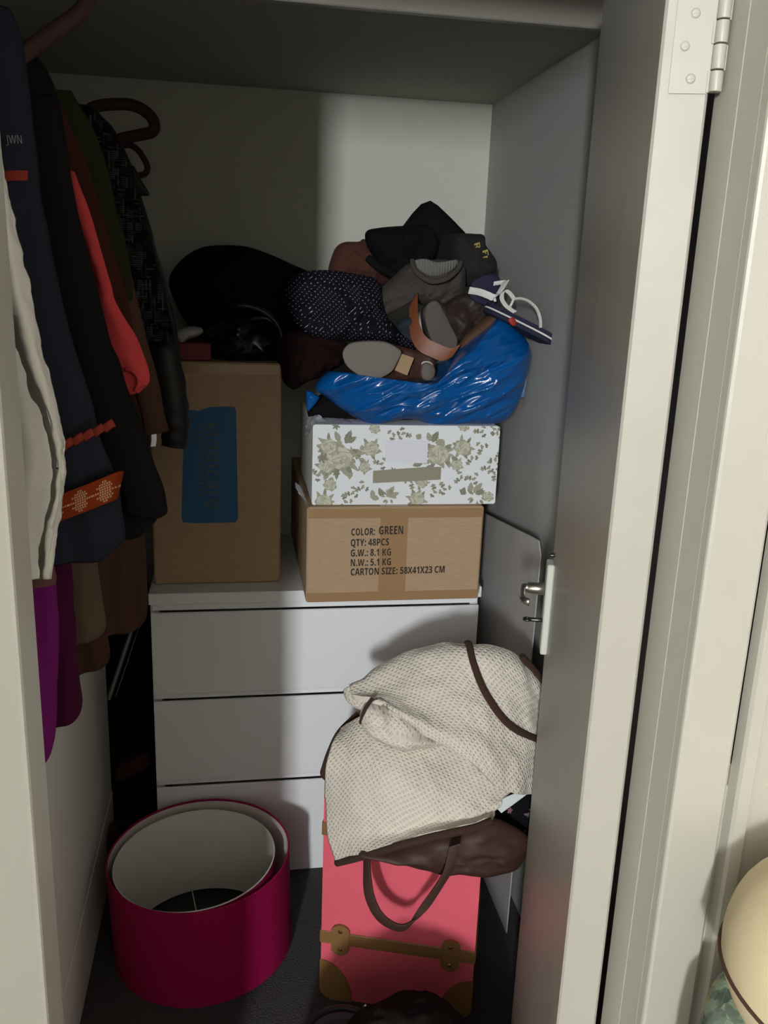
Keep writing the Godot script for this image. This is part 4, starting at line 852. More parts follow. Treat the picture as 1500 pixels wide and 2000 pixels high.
func floor_things() -> void:
	# lampshades, one inside the other
	var ls := thing("magenta_lampshade", "magenta drum lampshade standing on the floor with a paler shade nested inside", "lampshade")
	var mg := mat("magenta shade fabric", Color(0.58, 0.03, 0.27), 0.75, 0.0, 0.3)
	var lining := mat("white shade lining", Color(0.88, 0.86, 0.82), 0.6)
	var g := Geo.new()
	var xf := Transform3D(Basis(Vector3.BACK, 0.035), Vector3(-0.081, 0.0065, -1.757))
	lathe(g, [Vector2(0.2025, 0.0), Vector2(0.2025, 0.236), Vector2(0.2005, 0.236), Vector2(0.2005, 0.0)], xf, 96)
	commit("outer_shade", g, mg, ls)
	g = Geo.new()
	lathe(g, [Vector2(0.2003, 0.003), Vector2(0.2003, 0.233), Vector2(0.1996, 0.233), Vector2(0.1996, 0.003)], xf, 96)
	commit("lining", g, lining, ls)
	g = Geo.new()
	var ring := []
	for j in 72:
		ring.append(xf * Vector3(0.2015 * cos(TAU * j / 72), 0.236, 0.2015 * sin(TAU * j / 72)))
	tube(g, ring, 0.0022, 8, [], 1.0, true)
	commit("rim", g, mg, ls)
	var il := thing("white_lampshade", "smaller white-lined drum lampshade nested inside the magenta one", "lampshade")
	var xi := Transform3D(Basis(Vector3.BACK, 0.05), Vector3(-0.087, 0.02, -1.738))
	g = Geo.new()
	lathe(g, [Vector2(0.178, 0.0), Vector2(0.178, 0.222), Vector2(0.177, 0.222), Vector2(0.177, 0.0)], xi, 96)
	commit("shade", g, mg, il)
	g = Geo.new()
	lathe(g, [Vector2(0.1768, 0.001), Vector2(0.1768, 0.2215), Vector2(0.1762, 0.2215), Vector2(0.1762, 0.001)], xi, 96)
	commit("lining", g, lining, il)
	g = Geo.new()
	for e in [[0.222, 0.0016], [0.0, 0.0016]]:
		g = Geo.new()
		ring = []
		for j in 72:
			ring.append(xi * Vector3(0.1772 * cos(TAU * j / 72), e[0], 0.1772 * sin(TAU * j / 72)))
		tube(g, ring, e[1], 8, [], 1.0, true)
		commit("wire_ring", g, M.panel, il)
	for k in 3:
		g = Geo.new()
		var t := 0.35 + TAU * k / 3.0
		tube(g, [xi * Vector3(0.176 * cos(t), 0.004, 0.176 * sin(t)), xi * Vector3(0.02 * cos(t), 0.01, 0.02 * sin(t))], 0.0014, 8)
		commit("spider_wire", g, M.panel, il)
	g = Geo.new()
	ring = []
	for j in 24:
		ring.append(xi * Vector3(0.02 * cos(TAU * j / 24), 0.01, 0.02 * sin(TAU * j / 24)))
	tube(g, ring, 0.0016, 8, [], 1.0, true)
	commit("fitting_ring", g, M.panel, il)
	# coral suitcase
	var sc := thing("coral_suitcase", "coral-pink suitcase with tan leather straps standing under the cream blanket", "suitcase")
	var pink := mat("coral leatherette", Color(0.86, 0.36, 0.42), 0.55)
	grain(pink, 31, 0.15, 8.0, 1.5)
	var tan := mat("tan leatherette", Color(0.5, 0.36, 0.2), 0.55)
	var a := Vector3(0.1705, 0.0, -1.558)
	var bx := Vector3(0.305, 0.0, 0.1).normalized()
	var bz := bx.cross(Vector3.UP)
	var b := Basis(bx, Vector3.UP, bz)
	var W := 0.325
	var H := 0.545
	g = Geo.new()
	prism(g, round_rect(W, H, 0.03, 8), -0.2, Transform3D(b, a + bx * W / 2 + Vector3.UP * (H / 2 + 0.002)))
	commit("shell", g, pink, sc)
	for y in [0.158, 0.42]:
		g = Geo.new()
		box(g, a + bx * W / 2 + Vector3.UP * y - bz * 0.1, Vector3(W + 0.006, 0.03, 0.206), 0.0015, b)
		commit("leather_strap", g, tan, sc)
	for y in [0.158, 0.42]:
		for x in [0.042, 0.275]:
			var tab := Node3D.new()
			tab.name = "strap_tab"
			sc.add_child(tab, true)
			g = Geo.new()
			var o := PackedVector2Array()
			for j in 24:
				var t := TAU * j / 24
				o.append(Vector2(0.02 * cos(t), 0.017 * sin(t) + 0.02 * signf(sin(t) + 1e-6)))
			prism(g, o, 0.006, Transform3D(b, a + bx * x + Vector3.UP * y + bz * 0.0008))
			commit("leather_tab", g, tan, tab)
			for s in [0.022, -0.022]:
				g = Geo.new()
				lathe(g, [Vector2(0.0, 0.003), Vector2(0.003, 0.0025), Vector2(0.0046, 0.0008), Vector2(0.005, 0.0), Vector2(0.0, -0.002)], Transform3D(Basis(bx, bz, -Vector3.UP), a + bx * x + Vector3.UP * (y + s) + bz * 0.0068), 16, true)
				commit("rivet", g, M.brass, tab)
	for s in [[0.0, 0.0, 1, 1], [W, 0.0, -1, 1]]:
		g = Geo.new()
		var o2 := PackedVector2Array()
		o2.append(Vector2(-0.0015, 0.03))
		for j in 9:
			var t := PI / 2 * j / 8.0
			o2.append(Vector2(0.03 - 0.0315 * cos(t), 0.03 - 0.0315 * sin(t)))
		o2.append(Vector2(0.07, -0.0015))
		for j in 9:
			var t := PI / 2 * j / 8.0
			o2.append(Vector2(0.07 * cos(t), 0.098 * sin(t)) + Vector2(-0.0015, 0) * sin(t))
		for k in o2.size():
			o2[k] = Vector2(s[0] + s[2] * o2[k].x, s[1] + 0.002 + s[3] * o2[k].y)
		prism(g, o2, 0.0025, Transform3D(b, a + bz * 0.0005))
		commit("corner_guard", g, tan, sc)
	blanket()
	# brown handbag hanging under the blanket
	var leather := mat("brown leather", Color(0.23, 0.135, 0.1), 0.65)
	var hb := thing("brown_handbag", "soft brown leather handbag hanging under the blanket, its strap looping down", "handbag")
	g = Geo.new()
	puff(g, [Vector3(0.2247, 0.4465, -1.432), Vector3(0.284, 0.4564, -1.432), Vector3(0.3437, 0.4686, -1.432), Vector3(0.4137, 0.4858, -1.432), Vector3(0.4791, 0.5059, -1.432), Vector3(0.5272, 0.4862, -1.432), Vector3(0.5631, 0.4557, -1.432), Vector3(0.5633, 0.4276, -1.432), Vector3(0.5472, 0.3913, -1.432), Vector3(0.5193, 0.3819, -1.432), Vector3(0.4773, 0.3808, -1.432), Vector3(0.4295, 0.3945, -1.432), Vector3(0.3881, 0.3957, -1.432), Vector3(0.3362, 0.4119, -1.432), Vector3(0.2849, 0.4324, -1.432)], 0.036, 0.02, 71, 0.009, 7, 14, -0.25)
	commit("bag_body", g, leather, hb)
	g = Geo.new()
	strap(g, [Vector3(0.2428, 0.4426, -1.44), Vector3(0.2424, 0.41, -1.43), Vector3(0.2466, 0.3637, -1.415), Vector3(0.2664, 0.3235, -1.405), Vector3(0.2985, 0.304, -1.395), Vector3(0.3212, 0.316, -1.385), Vector3(0.3426, 0.3504, -1.38), Vector3(0.3657, 0.4019, -1.37), Vector3(0.3856, 0.4489, -1.365), Vector3(0.3958, 0.4975, -1.37)], 0.021, 0.004, [Vector3(0.35, 0, 1), Vector3(0.5, 0, 1), Vector3(0.9, 0.4, 0.7), Vector3(0.7, 1, 0.5), Vector3(0.2, 1, 0.4), Vector3(0.2, 1, 0.4), Vector3(1, 0.4, 0.5), Vector3(1, 0.4, 0.1), Vector3(1, 0.4, 0), Vector3(1, 0.2, 0)], 70)
	commit("bag_strap", g, leather, hb)
	# black floral pouch behind
	var fm := mat("black floral cotton", Color.WHITE, 0.9, 0.0, 0.2)
	var im := Image.create(128, 128, false, Image.FORMAT_RGB8)
	im.fill(Color(0.07, 0.065, 0.075))
	var r := RandomNumberGenerator.new()
	r.seed = 8
	for k in 11:
		blob(im, Vector2(r.randf_range(8, 120), r.randf_range(8, 120)), Vector2(r.randf_range(4, 8), r.randf_range(3, 5)), r.randf() * 6.0, Color(0.5, 0.36, 0.37) if k % 2 else Color(0.42, 0.4, 0.4), 5.0, 0.25)
	fm.albedo_texture = painted(im)
	fm.uv1_scale = Vector3(11, 11, 1)
	g = Geo.new()
	puff(g, [Vector3(0.4912, 0.4565, -1.5), Vector3(0.5166, 0.4783, -1.5), Vector3(0.547, 0.5046, -1.5), Vector3(0.5766, 0.5143, -1.5), Vector3(0.5933, 0.5096, -1.5), Vector3(0.5963, 0.4606, -1.5), Vector3(0.5954, 0.405, -1.5), Vector3(0.5603, 0.4029, -1.5), Vector3(0.5207, 0.4206, -1.5)], 0.03, 0.06, 73, 0.006, 9, 9)
	tag(commit("floral_pouch", g, fm), "black cotton pouch with small pink flowers peeking out beneath the blanket", "pouch")
	# dark bag, its unseen front raised to shade the suitcase, and a shoe
	var fb := thing("dark_bag", "dark brown bag in front of the suitcase, its unseen front raised to shade it", "bag")
	g = Geo.new()
	puff(g, [Vector3(0.24, 0.15, -1.30), Vector3(0.33, 0.15, -1.305), Vector3(0.4, 0.15, -1.27), Vector3(0.42, 0.15, -1.15), Vector3(0.41, 0.15, -0.97), Vector3(0.3, 0.15, -0.9), Vector3(0.12, 0.15, -0.9), Vector3(0.02, 0.15, -0.97), Vector3(0.02, 0.15, -1.1), Vector3(0.1, 0.15, -1.19), Vector3(0.2, 0.15, -1.27)], 0.18, 0.145, 77, 0.01, 9, 9, 0.3, Vector3.UP, 2.2, false, 90, 30, 0.006)
	commit("bag_body", g, mat("dark brown nylon", Color(0.14, 0.105, 0.1), 0.95, 0.0, 0.2), fb)
	g = Geo.new()
	lathe(g, [Vector2(0.0, 0.003), Vector2(0.003, 0.0025), Vector2(0.005, 0.0), Vector2(0.0, -0.002)], Transform3D(Basis(Vector3.RIGHT, Vector3.BACK, Vector3.DOWN), Vector3(0.2214, 0.2485, -1.27)), 14, true)
	commit("glint_stud", g, M.metal, fb)  # small metal piece placed for a glint at this spot
	var rs := thing("round_shoe", "dark slip-on shoe with a dull pink insole at the bottom edge", "shoe")
	g = Geo.new()
	var rim := []
	var c := Vector3(0.1808, 0.1698, -1.27)
	for j in 40:
		var t := TAU * j / 40
		rim.append(c + Vector3(0.072 * cos(t), 0.01 * sin(t), -0.072 * sin(t)))
	tube(g, rim, 0.006, 10, [], 1.0, true)
	commit("rim", g, mat("dark purple rubber", Color(0.14, 0.11, 0.13), 0.5), rs)
	g = Geo.new()
	lathe(g, [Vector2(0.0, 0.0), Vector2(0.05, 0.0), Vector2(0.07, 0.05), Vector2(0.074, 0.11), Vector2(0.07, 0.11), Vector2(0.066, 0.1), Vector2(0.0, 0.098)], Transform3D(Basis.IDENTITY, c - Vector3.UP * 0.11), 48, true)
	commit("insole", g, mat("dull pink lining", Color(0.36, 0.29, 0.32), 0.8), rs)
	g = Geo.new()
	puff(g, [Vector3(-0.316, 0.1801, -1.97), Vector3(-0.3059, 0.188, -1.97), Vector3(-0.2954, 0.1756, -1.97), Vector3(-0.2945, 0.1375, -1.97), Vector3(-0.2975, 0.0935, -1.97), Vector3(-0.3079, 0.0226, -1.97), Vector3(-0.3203, 0.0238, -1.97), Vector3(-0.324, 0.0809, -1.97), Vector3(-0.3227, 0.1398, -1.97)], 0.012, 0.015, 85, 0.003, 14, 14)
	tag(commit("crimson_scrap", g, mat("crimson cloth", Color(0.25, 0.06, 0.07), 0.95)), "small crimson scrap of cloth between lampshade and the white side unit", "cloth")
	# things in the dark gap left of the chest
	var pole := thing("folded_stand", "grey metal legs of a folded stand leaning left of the chest", "stand")
	for k in 2:
		g = Geo.new()
		var off := Vector3(0.014 * k, -0.006 * k, -0.02 * k)
		tube(g, [Vector3(-0.2569, 0.645, -2.2) + off, Vector3(-0.3224, 0.4592, -2.14) + off, Vector3(-0.329, 0.4389, -2.135) + off], [0.0065, 0.003][k], 10)
		commit("leg", g, mat("grey tube", Color(0.5, 0.5, 0.52), 0.4, 0.4) if k == 0 else M.dark_metal, pole)
	g = Geo.new()
	puff(g, [Vector3(-0.44, 0.02, -2.3), Vector3(-0.25, 0.02, -2.3), Vector3(-0.22, 0.3, -2.32), Vector3(-0.23, 0.6, -2.34), Vector3(-0.3, 0.86, -2.36), Vector3(-0.42, 0.8, -2.36), Vector3(-0.5, 0.5, -2.34), Vector3(-0.5, 0.2, -2.3)], 0.1, 0.08, 81, 0.02, 7, 9)
	tag(commit("dark_bundle", g, M.black), "dark bundle of cloth in the gap between side unit and chest", "bundle")
	g = Geo.new()
	puff(g, [Vector3(-0.3233, 0.2233, -2.15), Vector3(-0.3028, 0.2449, -2.15), Vector3(-0.2733, 0.2614, -2.15), Vector3(-0.236, 0.2713, -2.15), Vector3(-0.2291, 0.2404, -2.15), Vector3(-0.2644, 0.2149, -2.15), Vector3(-0.3047, 0.196, -2.15), Vector3(-0.3205, 0.197, -2.15)], 0.02, 0.06, 83, 0.004, 12, 12)
	tag(commit("russet_cloth", g, mat("russet cloth", Color(0.24, 0.1, 0.07), 0.95)), "scrap of russet cloth on the dark bundle", "cloth")


func blanket() -> void:
	var bl := thing("cream_blanket", "cream waffle-knit blanket with brown binding draped over the coral suitcase", "blanket")
	var kn := knit_material()
	var bind := mat("brown binding", Color(0.22, 0.135, 0.095), 0.95)
	var low := [
		[Vector3(0.2087, 0.6188, -1.6), Vector3(0.2527, 0.6615, -1.57), Vector3(0.3052, 0.6524, -1.54), Vector3(0.3719, 0.6429, -1.51), Vector3(0.43, 0.6286, -1.49), Vector3(0.4909, 0.6083, -1.48), Vector3(0.5482, 0.5875, -1.49)],
		[Vector3(0.1858, 0.6081, -1.56), Vector3(0.2404, 0.6169, -1.51), Vector3(0.3049, 0.6225, -1.475), Vector3(0.3649, 0.6108, -1.47), Vector3(0.4255, 0.5989, -1.465), Vector3(0.487, 0.5812, -1.46), Vector3(0.5345, 0.5724, -1.46)],
		[Vector3(0.174, 0.5547, -1.545), Vector3(0.229, 0.5682, -1.49), Vector3(0.2913, 0.5812, -1.445), Vector3(0.359, 0.5774, -1.435), Vector3(0.42, 0.5644, -1.435), Vector3(0.4781, 0.5527, -1.44), Vector3(0.5257, 0.5509, -1.45)],
		[Vector3(0.1725, 0.5001, -1.54), Vector3(0.2242, 0.5129, -1.48), Vector3(0.2866, 0.5294, -1.435), Vector3(0.3579, 0.5342, -1.42), Vector3(0.4118, 0.5336, -1.415), Vector3(0.4636, 0.5331, -1.42), Vector3(0.5017, 0.5407, -1.43)],
		[Vector3(0.1795, 0.4334, -1.525), Vector3(0.2251, 0.4591, -1.475), Vector3(0.2874, 0.488, -1.43), Vector3(0.352, 0.5115, -1.41), Vector3(0.405, 0.5209, -1.405), Vector3(0.4515, 0.5206, -1.41), Vector3(0.4843, 0.5283, -1.42)],
		[Vector3(0.1933, 0.384, -1.5), Vector3(0.2296, 0.4307, -1.45), Vector3(0.2834, 0.4793, -1.405), Vector3(0.3455, 0.5131, -1.38), Vector3(0.3965, 0.5278, -1.372), Vector3(0.4362, 0.5325, -1.375), Vector3(0.4665, 0.5365, -1.385)]]
	var g := Geo.new()
	sheet(g, low, 0.011, 80, 70, 3, 0.006, 8.0)
	commit("front_drape", g, kn, bl)
	var edge := []
	for k in 40:
		edge.append(grid_at(low, k / 39.0, 1.0) + Vector3(0, -0.003, 0.002))
	g = Geo.new()
	tube(g, edge, 0.008, 10)
	commit("binding", g, bind, bl)
	# the back layer whose bound edge shows at the left
	var rear := [
		[Vector3(0.2384, 0.6195, -1.65), Vector3(0.2672, 0.6463, -1.63), Vector3(0.3069, 0.649, -1.61)],
		[Vector3(0.207, 0.5913, -1.635), Vector3(0.2445, 0.5938, -1.61), Vector3(0.2844, 0.5911, -1.59)],
		[Vector3(0.1858, 0.5559, -1.62), Vector3(0.2322, 0.5589, -1.59), Vector3(0.2806, 0.5621, -1.56)],
		[Vector3(0.1727, 0.5235, -1.6), Vector3(0.22, 0.5247, -1.57), Vector3(0.2768, 0.5342, -1.53)]]
	g = Geo.new()
	sheet(g, rear, 0.01, 24, 30, 7, 0.002, 10.0)
	commit("back_layer", g, kn, bl)
	g = Geo.new()
	tube(g, smooth([Vector3(0.2453, 0.6384, -1.625), Vector3(0.2066, 0.6048, -1.615), Vector3(0.1861, 0.567, -1.605), Vector3(0.1741, 0.5359, -1.595), Vector3(0.1717, 0.5249, -1.59), Vector3(0.1825, 0.5124, -1.59)], 30), 0.007, 10)
	commit("binding", g, bind, bl)
	# upper layer
	var up := [
		[Vector3(0.2274, 0.7062, -1.6), Vector3(0.2842, 0.7465, -1.61), Vector3(0.342, 0.7837, -1.6), Vector3(0.4081, 0.8079, -1.58), Vector3(0.4508, 0.8141, -1.555), Vector3(0.4937, 0.8148, -1.54), Vector3(0.5445, 0.7966, -1.53), Vector3(0.6121, 0.7271, -1.53)],
		[Vector3(0.2203, 0.7232, -1.58), Vector3(0.2833, 0.7471, -1.585), Vector3(0.3446, 0.7816, -1.57), Vector3(0.4012, 0.8039, -1.545), Vector3(0.4472, 0.8081, -1.52), Vector3(0.4906, 0.8036, -1.505), Vector3(0.5425, 0.7789, -1.5), Vector3(0.6089, 0.7069, -1.51)],
		[Vector3(0.2235, 0.7133, -1.555), Vector3(0.2886, 0.7261, -1.55), Vector3(0.3483, 0.7509, -1.53), Vector3(0.4031, 0.7651, -1.505), Vector3(0.4511, 0.7598, -1.485), Vector3(0.5009, 0.7366, -1.475), Vector3(0.5525, 0.7031, -1.48), Vector3(0.6064, 0.6547, -1.49)],
		[Vector3(0.2462, 0.7184, -1.53), Vector3(0.3045, 0.7154, -1.505), Vector3(0.3607, 0.7154, -1.475), Vector3(0.4098, 0.7122, -1.45), Vector3(0.4621, 0.6909, -1.435), Vector3(0.5109, 0.6637, -1.44), Vector3(0.5542, 0.6327, -1.455), Vector3(0.5994, 0.6054, -1.47)],
		[Vector3(0.27, 0.7184, -1.515), Vector3(0.3202, 0.7093, -1.47), Vector3(0.3675, 0.6981, -1.435), Vector3(0.4179, 0.6779, -1.415), Vector3(0.4664, 0.6488, -1.405), Vector3(0.5117, 0.6183, -1.415), Vector3(0.5513, 0.5868, -1.435), Vector3(0.5897, 0.5637, -1.45)],
		[Vector3(0.2947, 0.7115, -1.505), Vector3(0.3367, 0.6946, -1.46), Vector3(0.3832, 0.6741, -1.425), Vector3(0.4282, 0.6476, -1.402), Vector3(0.4749, 0.6004, -1.395), Vector3(0.5117, 0.5773, -1.405), Vector3(0.545, 0.56, -1.425), Vector3(0.5841, 0.5467, -1.445)]]
	g = Geo.new()
	sheet(g, up, 0.012, 100, 80, 5, 0.007, 8.0)
	commit("upper_fold", g, kn, bl)
	g = Geo.new()
	tube(g, smooth([Vector3(0.2232, 0.7086, -1.6), Vector3(0.2278, 0.6979, -1.585), Vector3(0.2424, 0.6936, -1.57), Vector3(0.2606, 0.7005, -1.555), Vector3(0.2776, 0.7029, -1.54)], 24), 0.015, 12)
	commit("rolled_edge", g, kn, bl)
	g = Geo.new()
	puff(g, [Vector3(0.2332, 0.6787, -1.515), Vector3(0.2363, 0.7114, -1.515), Vector3(0.2579, 0.7212, -1.515), Vector3(0.2934, 0.7107, -1.515), Vector3(0.3296, 0.6925, -1.515), Vector3(0.372, 0.6625, -1.515), Vector3(0.4065, 0.6382, -1.515), Vector3(0.3863, 0.6258, -1.515), Vector3(0.3326, 0.6255, -1.515), Vector3(0.283, 0.6384, -1.515), Vector3(0.252, 0.6557, -1.515)], 0.05, 0.03, 75, 0.008, 10, 14, -0.4)
	commit("inner_lump", g, kn, bl)
	g = Geo.new()
	tube(g, smooth([Vector3(0.2531, 0.7377, -1.5), Vector3(0.241, 0.7237, -1.495), Vector3(0.2353, 0.7052, -1.5), Vector3(0.2335, 0.6814, -1.51)], 20), 0.004, 8)
	commit("binding", g, bind, bl)
	var path := []
	for k in [[0.565, 0.02], [0.57, 0.12], [0.58, 0.26], [0.6, 0.38], [0.63, 0.45], [0.68, 0.5], [0.75, 0.52], [0.86, 0.515], [1.0, 0.48]]:
		path.append(grid_at(up, k[0], k[1]) + grid_normal(up, k[0], k[1]) * 0.009)
	g = Geo.new()
	tube(g, smooth(path, 60), 0.0075, 10, [], 0.6)
	commit("binding", g, bind, bl)
	path = []
	for k in [[0.86, 0.0], [0.9, 0.04], [0.95, 0.1], [1.0, 0.17]]:
		path.append(grid_at(up, k[0], k[1]) + grid_normal(up, k[0], k[1]) * 0.008)
	g = Geo.new()
	tube(g, smooth(path, 24), 0.008, 10)
	commit("binding", g, bind, bl)
	g = Geo.new()
	sheet(g, [[Vector3(0.4879, 0.5338, -1.43), Vector3(0.5112, 0.5524, -1.43), Vector3(0.5452, 0.5603, -1.435)], [Vector3(0.5007, 0.5203, -1.425), Vector3(0.5254, 0.5382, -1.426), Vector3(0.5561, 0.5583, -1.43)]], 0.001, 10, 6, 3, 0.0, 1.0)
	commit("care_label", g, mat("white satin", Color(0.78, 0.8, 0.8), 0.5), bl)


func foreground() -> void:
	var st := thing("leaf_print_stool", "green leaf-print covered stool at the bottom right corner", "stool")
	var m := mat("leaf print cotton", Color.WHITE, 0.9)
	var im := Image.create(256, 256, false, Image.FORMAT_RGB8)
	im.fill(Color(0.5, 0.55, 0.5))
	var r := RandomNumberGenerator.new()
	r.seed = 5
	for k in 60:
		leaf(im, Vector2(r.randf() * 256, r.randf() * 256), r.randf_range(50, 90), r.randf_range(12, 20), r.randf() * TAU, [Color(0.66, 0.75, 0.64), Color(0.6, 0.7, 0.62), Color(0.32, 0.38, 0.35)][k % 3], Color(0.5, 0.6, 0.5))
	for k in 6:
		leaf(im, Vector2(r.randf() * 256, r.randf() * 256), 70, 8, r.randf() * TAU, Color(0.85, 0.66, 0.28), Color(0.8, 0.6, 0.2))
	m.albedo_texture = painted(im)
	m.uv1_triplanar = true
	m.uv1_scale = Vector3.ONE * 9.0
	var g := Geo.new()
	var c := Vector3(0.55, 0.0, -0.558)
	lathe(g, [Vector2(0.0, 0.0), Vector2(0.125, 0.0), Vector2(0.132, 0.02), Vector2(0.134, 0.8), Vector2(0.13, 0.845), Vector2(0.115, 0.866), Vector2(0.0, 0.866)], Transform3D(Basis.IDENTITY, c), 64, true, true)
	commit("cover", g, m, st)
	var cu := thing("cream_cushion", "plump cream cushion on the leaf-print stool, cut by the photo's corner", "cushion")
	g = Geo.new()
	var prof := []
	for j in 25:
		var t := PI * j / 24.0 - PI / 2
		prof.append(Vector2(0.131 * pow(maxf(0.0, cos(t)), 0.7), 0.083 * signf(sin(t)) * pow(absf(sin(t)), 0.9)))
	lathe(g, prof, Transform3D(Basis(Vector3.BACK, -0.12) * Basis(Vector3.RIGHT, 0.1), Vector3(0.556, 0.928, -0.558)), 72, false, true)
	commit("pad", g, grain(mat("cream cotton", Color(0.86, 0.8, 0.65), 0.9), 41, 0.03, 5.0, 1.0), cu)
	g = Geo.new()
	var ring := []
	for j in 72:
		ring.append(Vector3(0.556, 0.926, -0.558) + Basis(Vector3.BACK, -0.12) * Vector3(0.1305 * cos(TAU * j / 72), -0.016, 0.1305 * sin(TAU * j / 72)))
	tube(g, ring, 0.0018, 8, [], 1.0, true)
	commit("piping", g, mat("dark piping", Color(0.3, 0.2, 0.15), 0.8), cu)
# ---------------------------------------------------------------- mesh helpers
class Geo:
	var v := PackedVector3Array()
	var uv := PackedVector2Array()
	var i := PackedInt32Array()

	# turns the triangles added since index start so that they enclose a positive volume
	func orient(start: int) -> void:
		var vol := 0.0
		for t in range(start, i.size(), 3):
			vol += v[i[t]].dot(v[i[t + 1]].cross(v[i[t + 2]]))
		if vol < 0.0:
			for t in range(start, i.size(), 3):
				var k := i[t + 1]
				i[t + 1] = i[t + 2]
				i[t + 2] = k

	func tri(a: int, b: int, c: int) -> void:
		i.append(a)
		i.append(b)
		i.append(c)

	func quad(a: int, b: int, c: int, d: int) -> void:
		tri(a, b, c)
		tri(a, c, d)

	func face(pts: Array, outward: Vector3, uva: Vector3, uvb: Vector3) -> void:
		var n: Vector3 = (pts[1] - pts[0]).cross(pts[2] - pts[0])
		var list := pts.duplicate()
		if n.dot(outward) < 0.0:
			list.reverse()
		var s := v.size()
		for p in list:
			v.append(p)
			uv.append(Vector2((p as Vector3).dot(uva), -(p as Vector3).dot(uvb)))
		for k in range(1, list.size() - 1):
			tri(s, s + k, s + k + 1)


func commit(called: String, g: Geo, m: Material, parent: Node = self) -> MeshInstance3D:
	var nor := PackedVector3Array()
	nor.resize(g.v.size())
	for t in range(0, g.i.size(), 3):
		var a := g.i[t]
		var b := g.i[t + 1]
		var c := g.i[t + 2]
		var n := (g.v[b] - g.v[a]).cross(g.v[c] - g.v[a])
		nor[a] += n
		nor[b] += n
		nor[c] += n
	for k in nor.size():
		nor[k] = nor[k].normalized() if nor[k].length() > 1e-12 else Vector3.UP
	var idx := g.i.duplicate()
	for t in range(0, idx.size(), 3):
		var k := idx[t + 1]
		idx[t + 1] = idx[t + 2]
		idx[t + 2] = k
	var arr := []
	arr.resize(Mesh.ARRAY_MAX)
	arr[Mesh.ARRAY_VERTEX] = g.v
	arr[Mesh.ARRAY_NORMAL] = nor
	arr[Mesh.ARRAY_TEX_UV] = g.uv
	arr[Mesh.ARRAY_INDEX] = idx
	var mesh := ArrayMesh.new()
	mesh.add_surface_from_arrays(Mesh.PRIMITIVE_TRIANGLES, arr)
	mesh.surface_set_material(0, m)
	var o := MeshInstance3D.new()
	o.name = called if parent != self else numbered(called)
	o.mesh = mesh
	o.cast_shadow = GeometryInstance3D.SHADOW_CASTING_SETTING_ON
	parent.add_child(o, true)
	return o


var used := {}


func numbered(called: String) -> String:
	var k: int = used.get(called, 0)
	used[called] = k + 1
	return called if k == 0 else "%s_%03d" % [called, k]


func tag(o: Node3D, label: String, category: String, group := "") -> Node3D:
	o.set_meta("label", label)
	o.set_meta("category", category)
	if group:
		o.set_meta("group", group)
	return o


func thing(called: String, label: String, category: String, group := "") -> Node3D:
	var o := Node3D.new()
	o.name = numbered(called)
	add_child(o)
	return tag(o, label, category, group)


func structure(o: Node3D) -> Node3D:
	o.set_meta("kind", "structure")
	return o


# chamfered box; b holds its axes
func box(g: Geo, c: Vector3, size: Vector3, ch := 0.0, b := Basis.IDENTITY) -> void:
	var h := size / 2.0
	var ax := [b.x, b.y, b.z]
	var hh := [h.x, h.y, h.z]
	for a in 3:
		var p := (a + 1) % 3
		var q := (a + 2) % 3
		var ua: Vector3 = ax[2] if a == 0 else ax[0]
		var ub: Vector3 = ax[2] if a == 1 else ax[1]
		for s in [-1.0, 1.0]:
			var o: Vector3 = ax[a] * s
			var f := []
			for k in [[-1, -1], [1, -1], [1, 1], [-1, 1]]:
				f.append(c + o * hh[a] + ax[p] * (k[0] * (hh[p] - ch)) + ax[q] * (k[1] * (hh[q] - ch)))
			g.face(f, o, ua, ub)
	if ch <= 0.0:
		return
	for a in 3:
		var p := (a + 1) % 3
		var q := (a + 2) % 3
		for sp in [-1.0, 1.0]:
			for sq in [-1.0, 1.0]:
				var f := []
				for k in [[-1, 0], [1, 0], [1, 1], [-1, 1]]:
					var e: Vector3 = ax[a] * (k[0] * (hh[a] - ch))
					if k[1] == 0:
						f.append(c + e + ax[p] * (sp * hh[p]) + ax[q] * (sq * (hh[q] - ch)))
					else:
						f.append(c + e + ax[p] * (sp * (hh[p] - ch)) + ax[q] * (sq * hh[q]))
				g.face(f, ax[p] * sp + ax[q] * sq, ax[a], ax[p])
	for sx in [-1.0, 1.0]:
		for sy in [-1.0, 1.0]:
			for sz in [-1.0, 1.0]:
				var X: Vector3 = ax[0] * sx
				var Y: Vector3 = ax[1] * sy
				var Z: Vector3 = ax[2] * sz
				g.face([c + X * h.x + Y * (h.y - ch) + Z * (h.z - ch), c + X * (h.x - ch) + Y * h.y + Z * (h.z - ch), c + X * (h.x - ch) + Y * (h.y - ch) + Z * h.z], X + Y + Z, ax[0], ax[1])


func span(g: Geo, lo: Vector3, hi: Vector3, ch := 0.0) -> void:
	box(g, (lo + hi) / 2.0, hi - lo, ch)


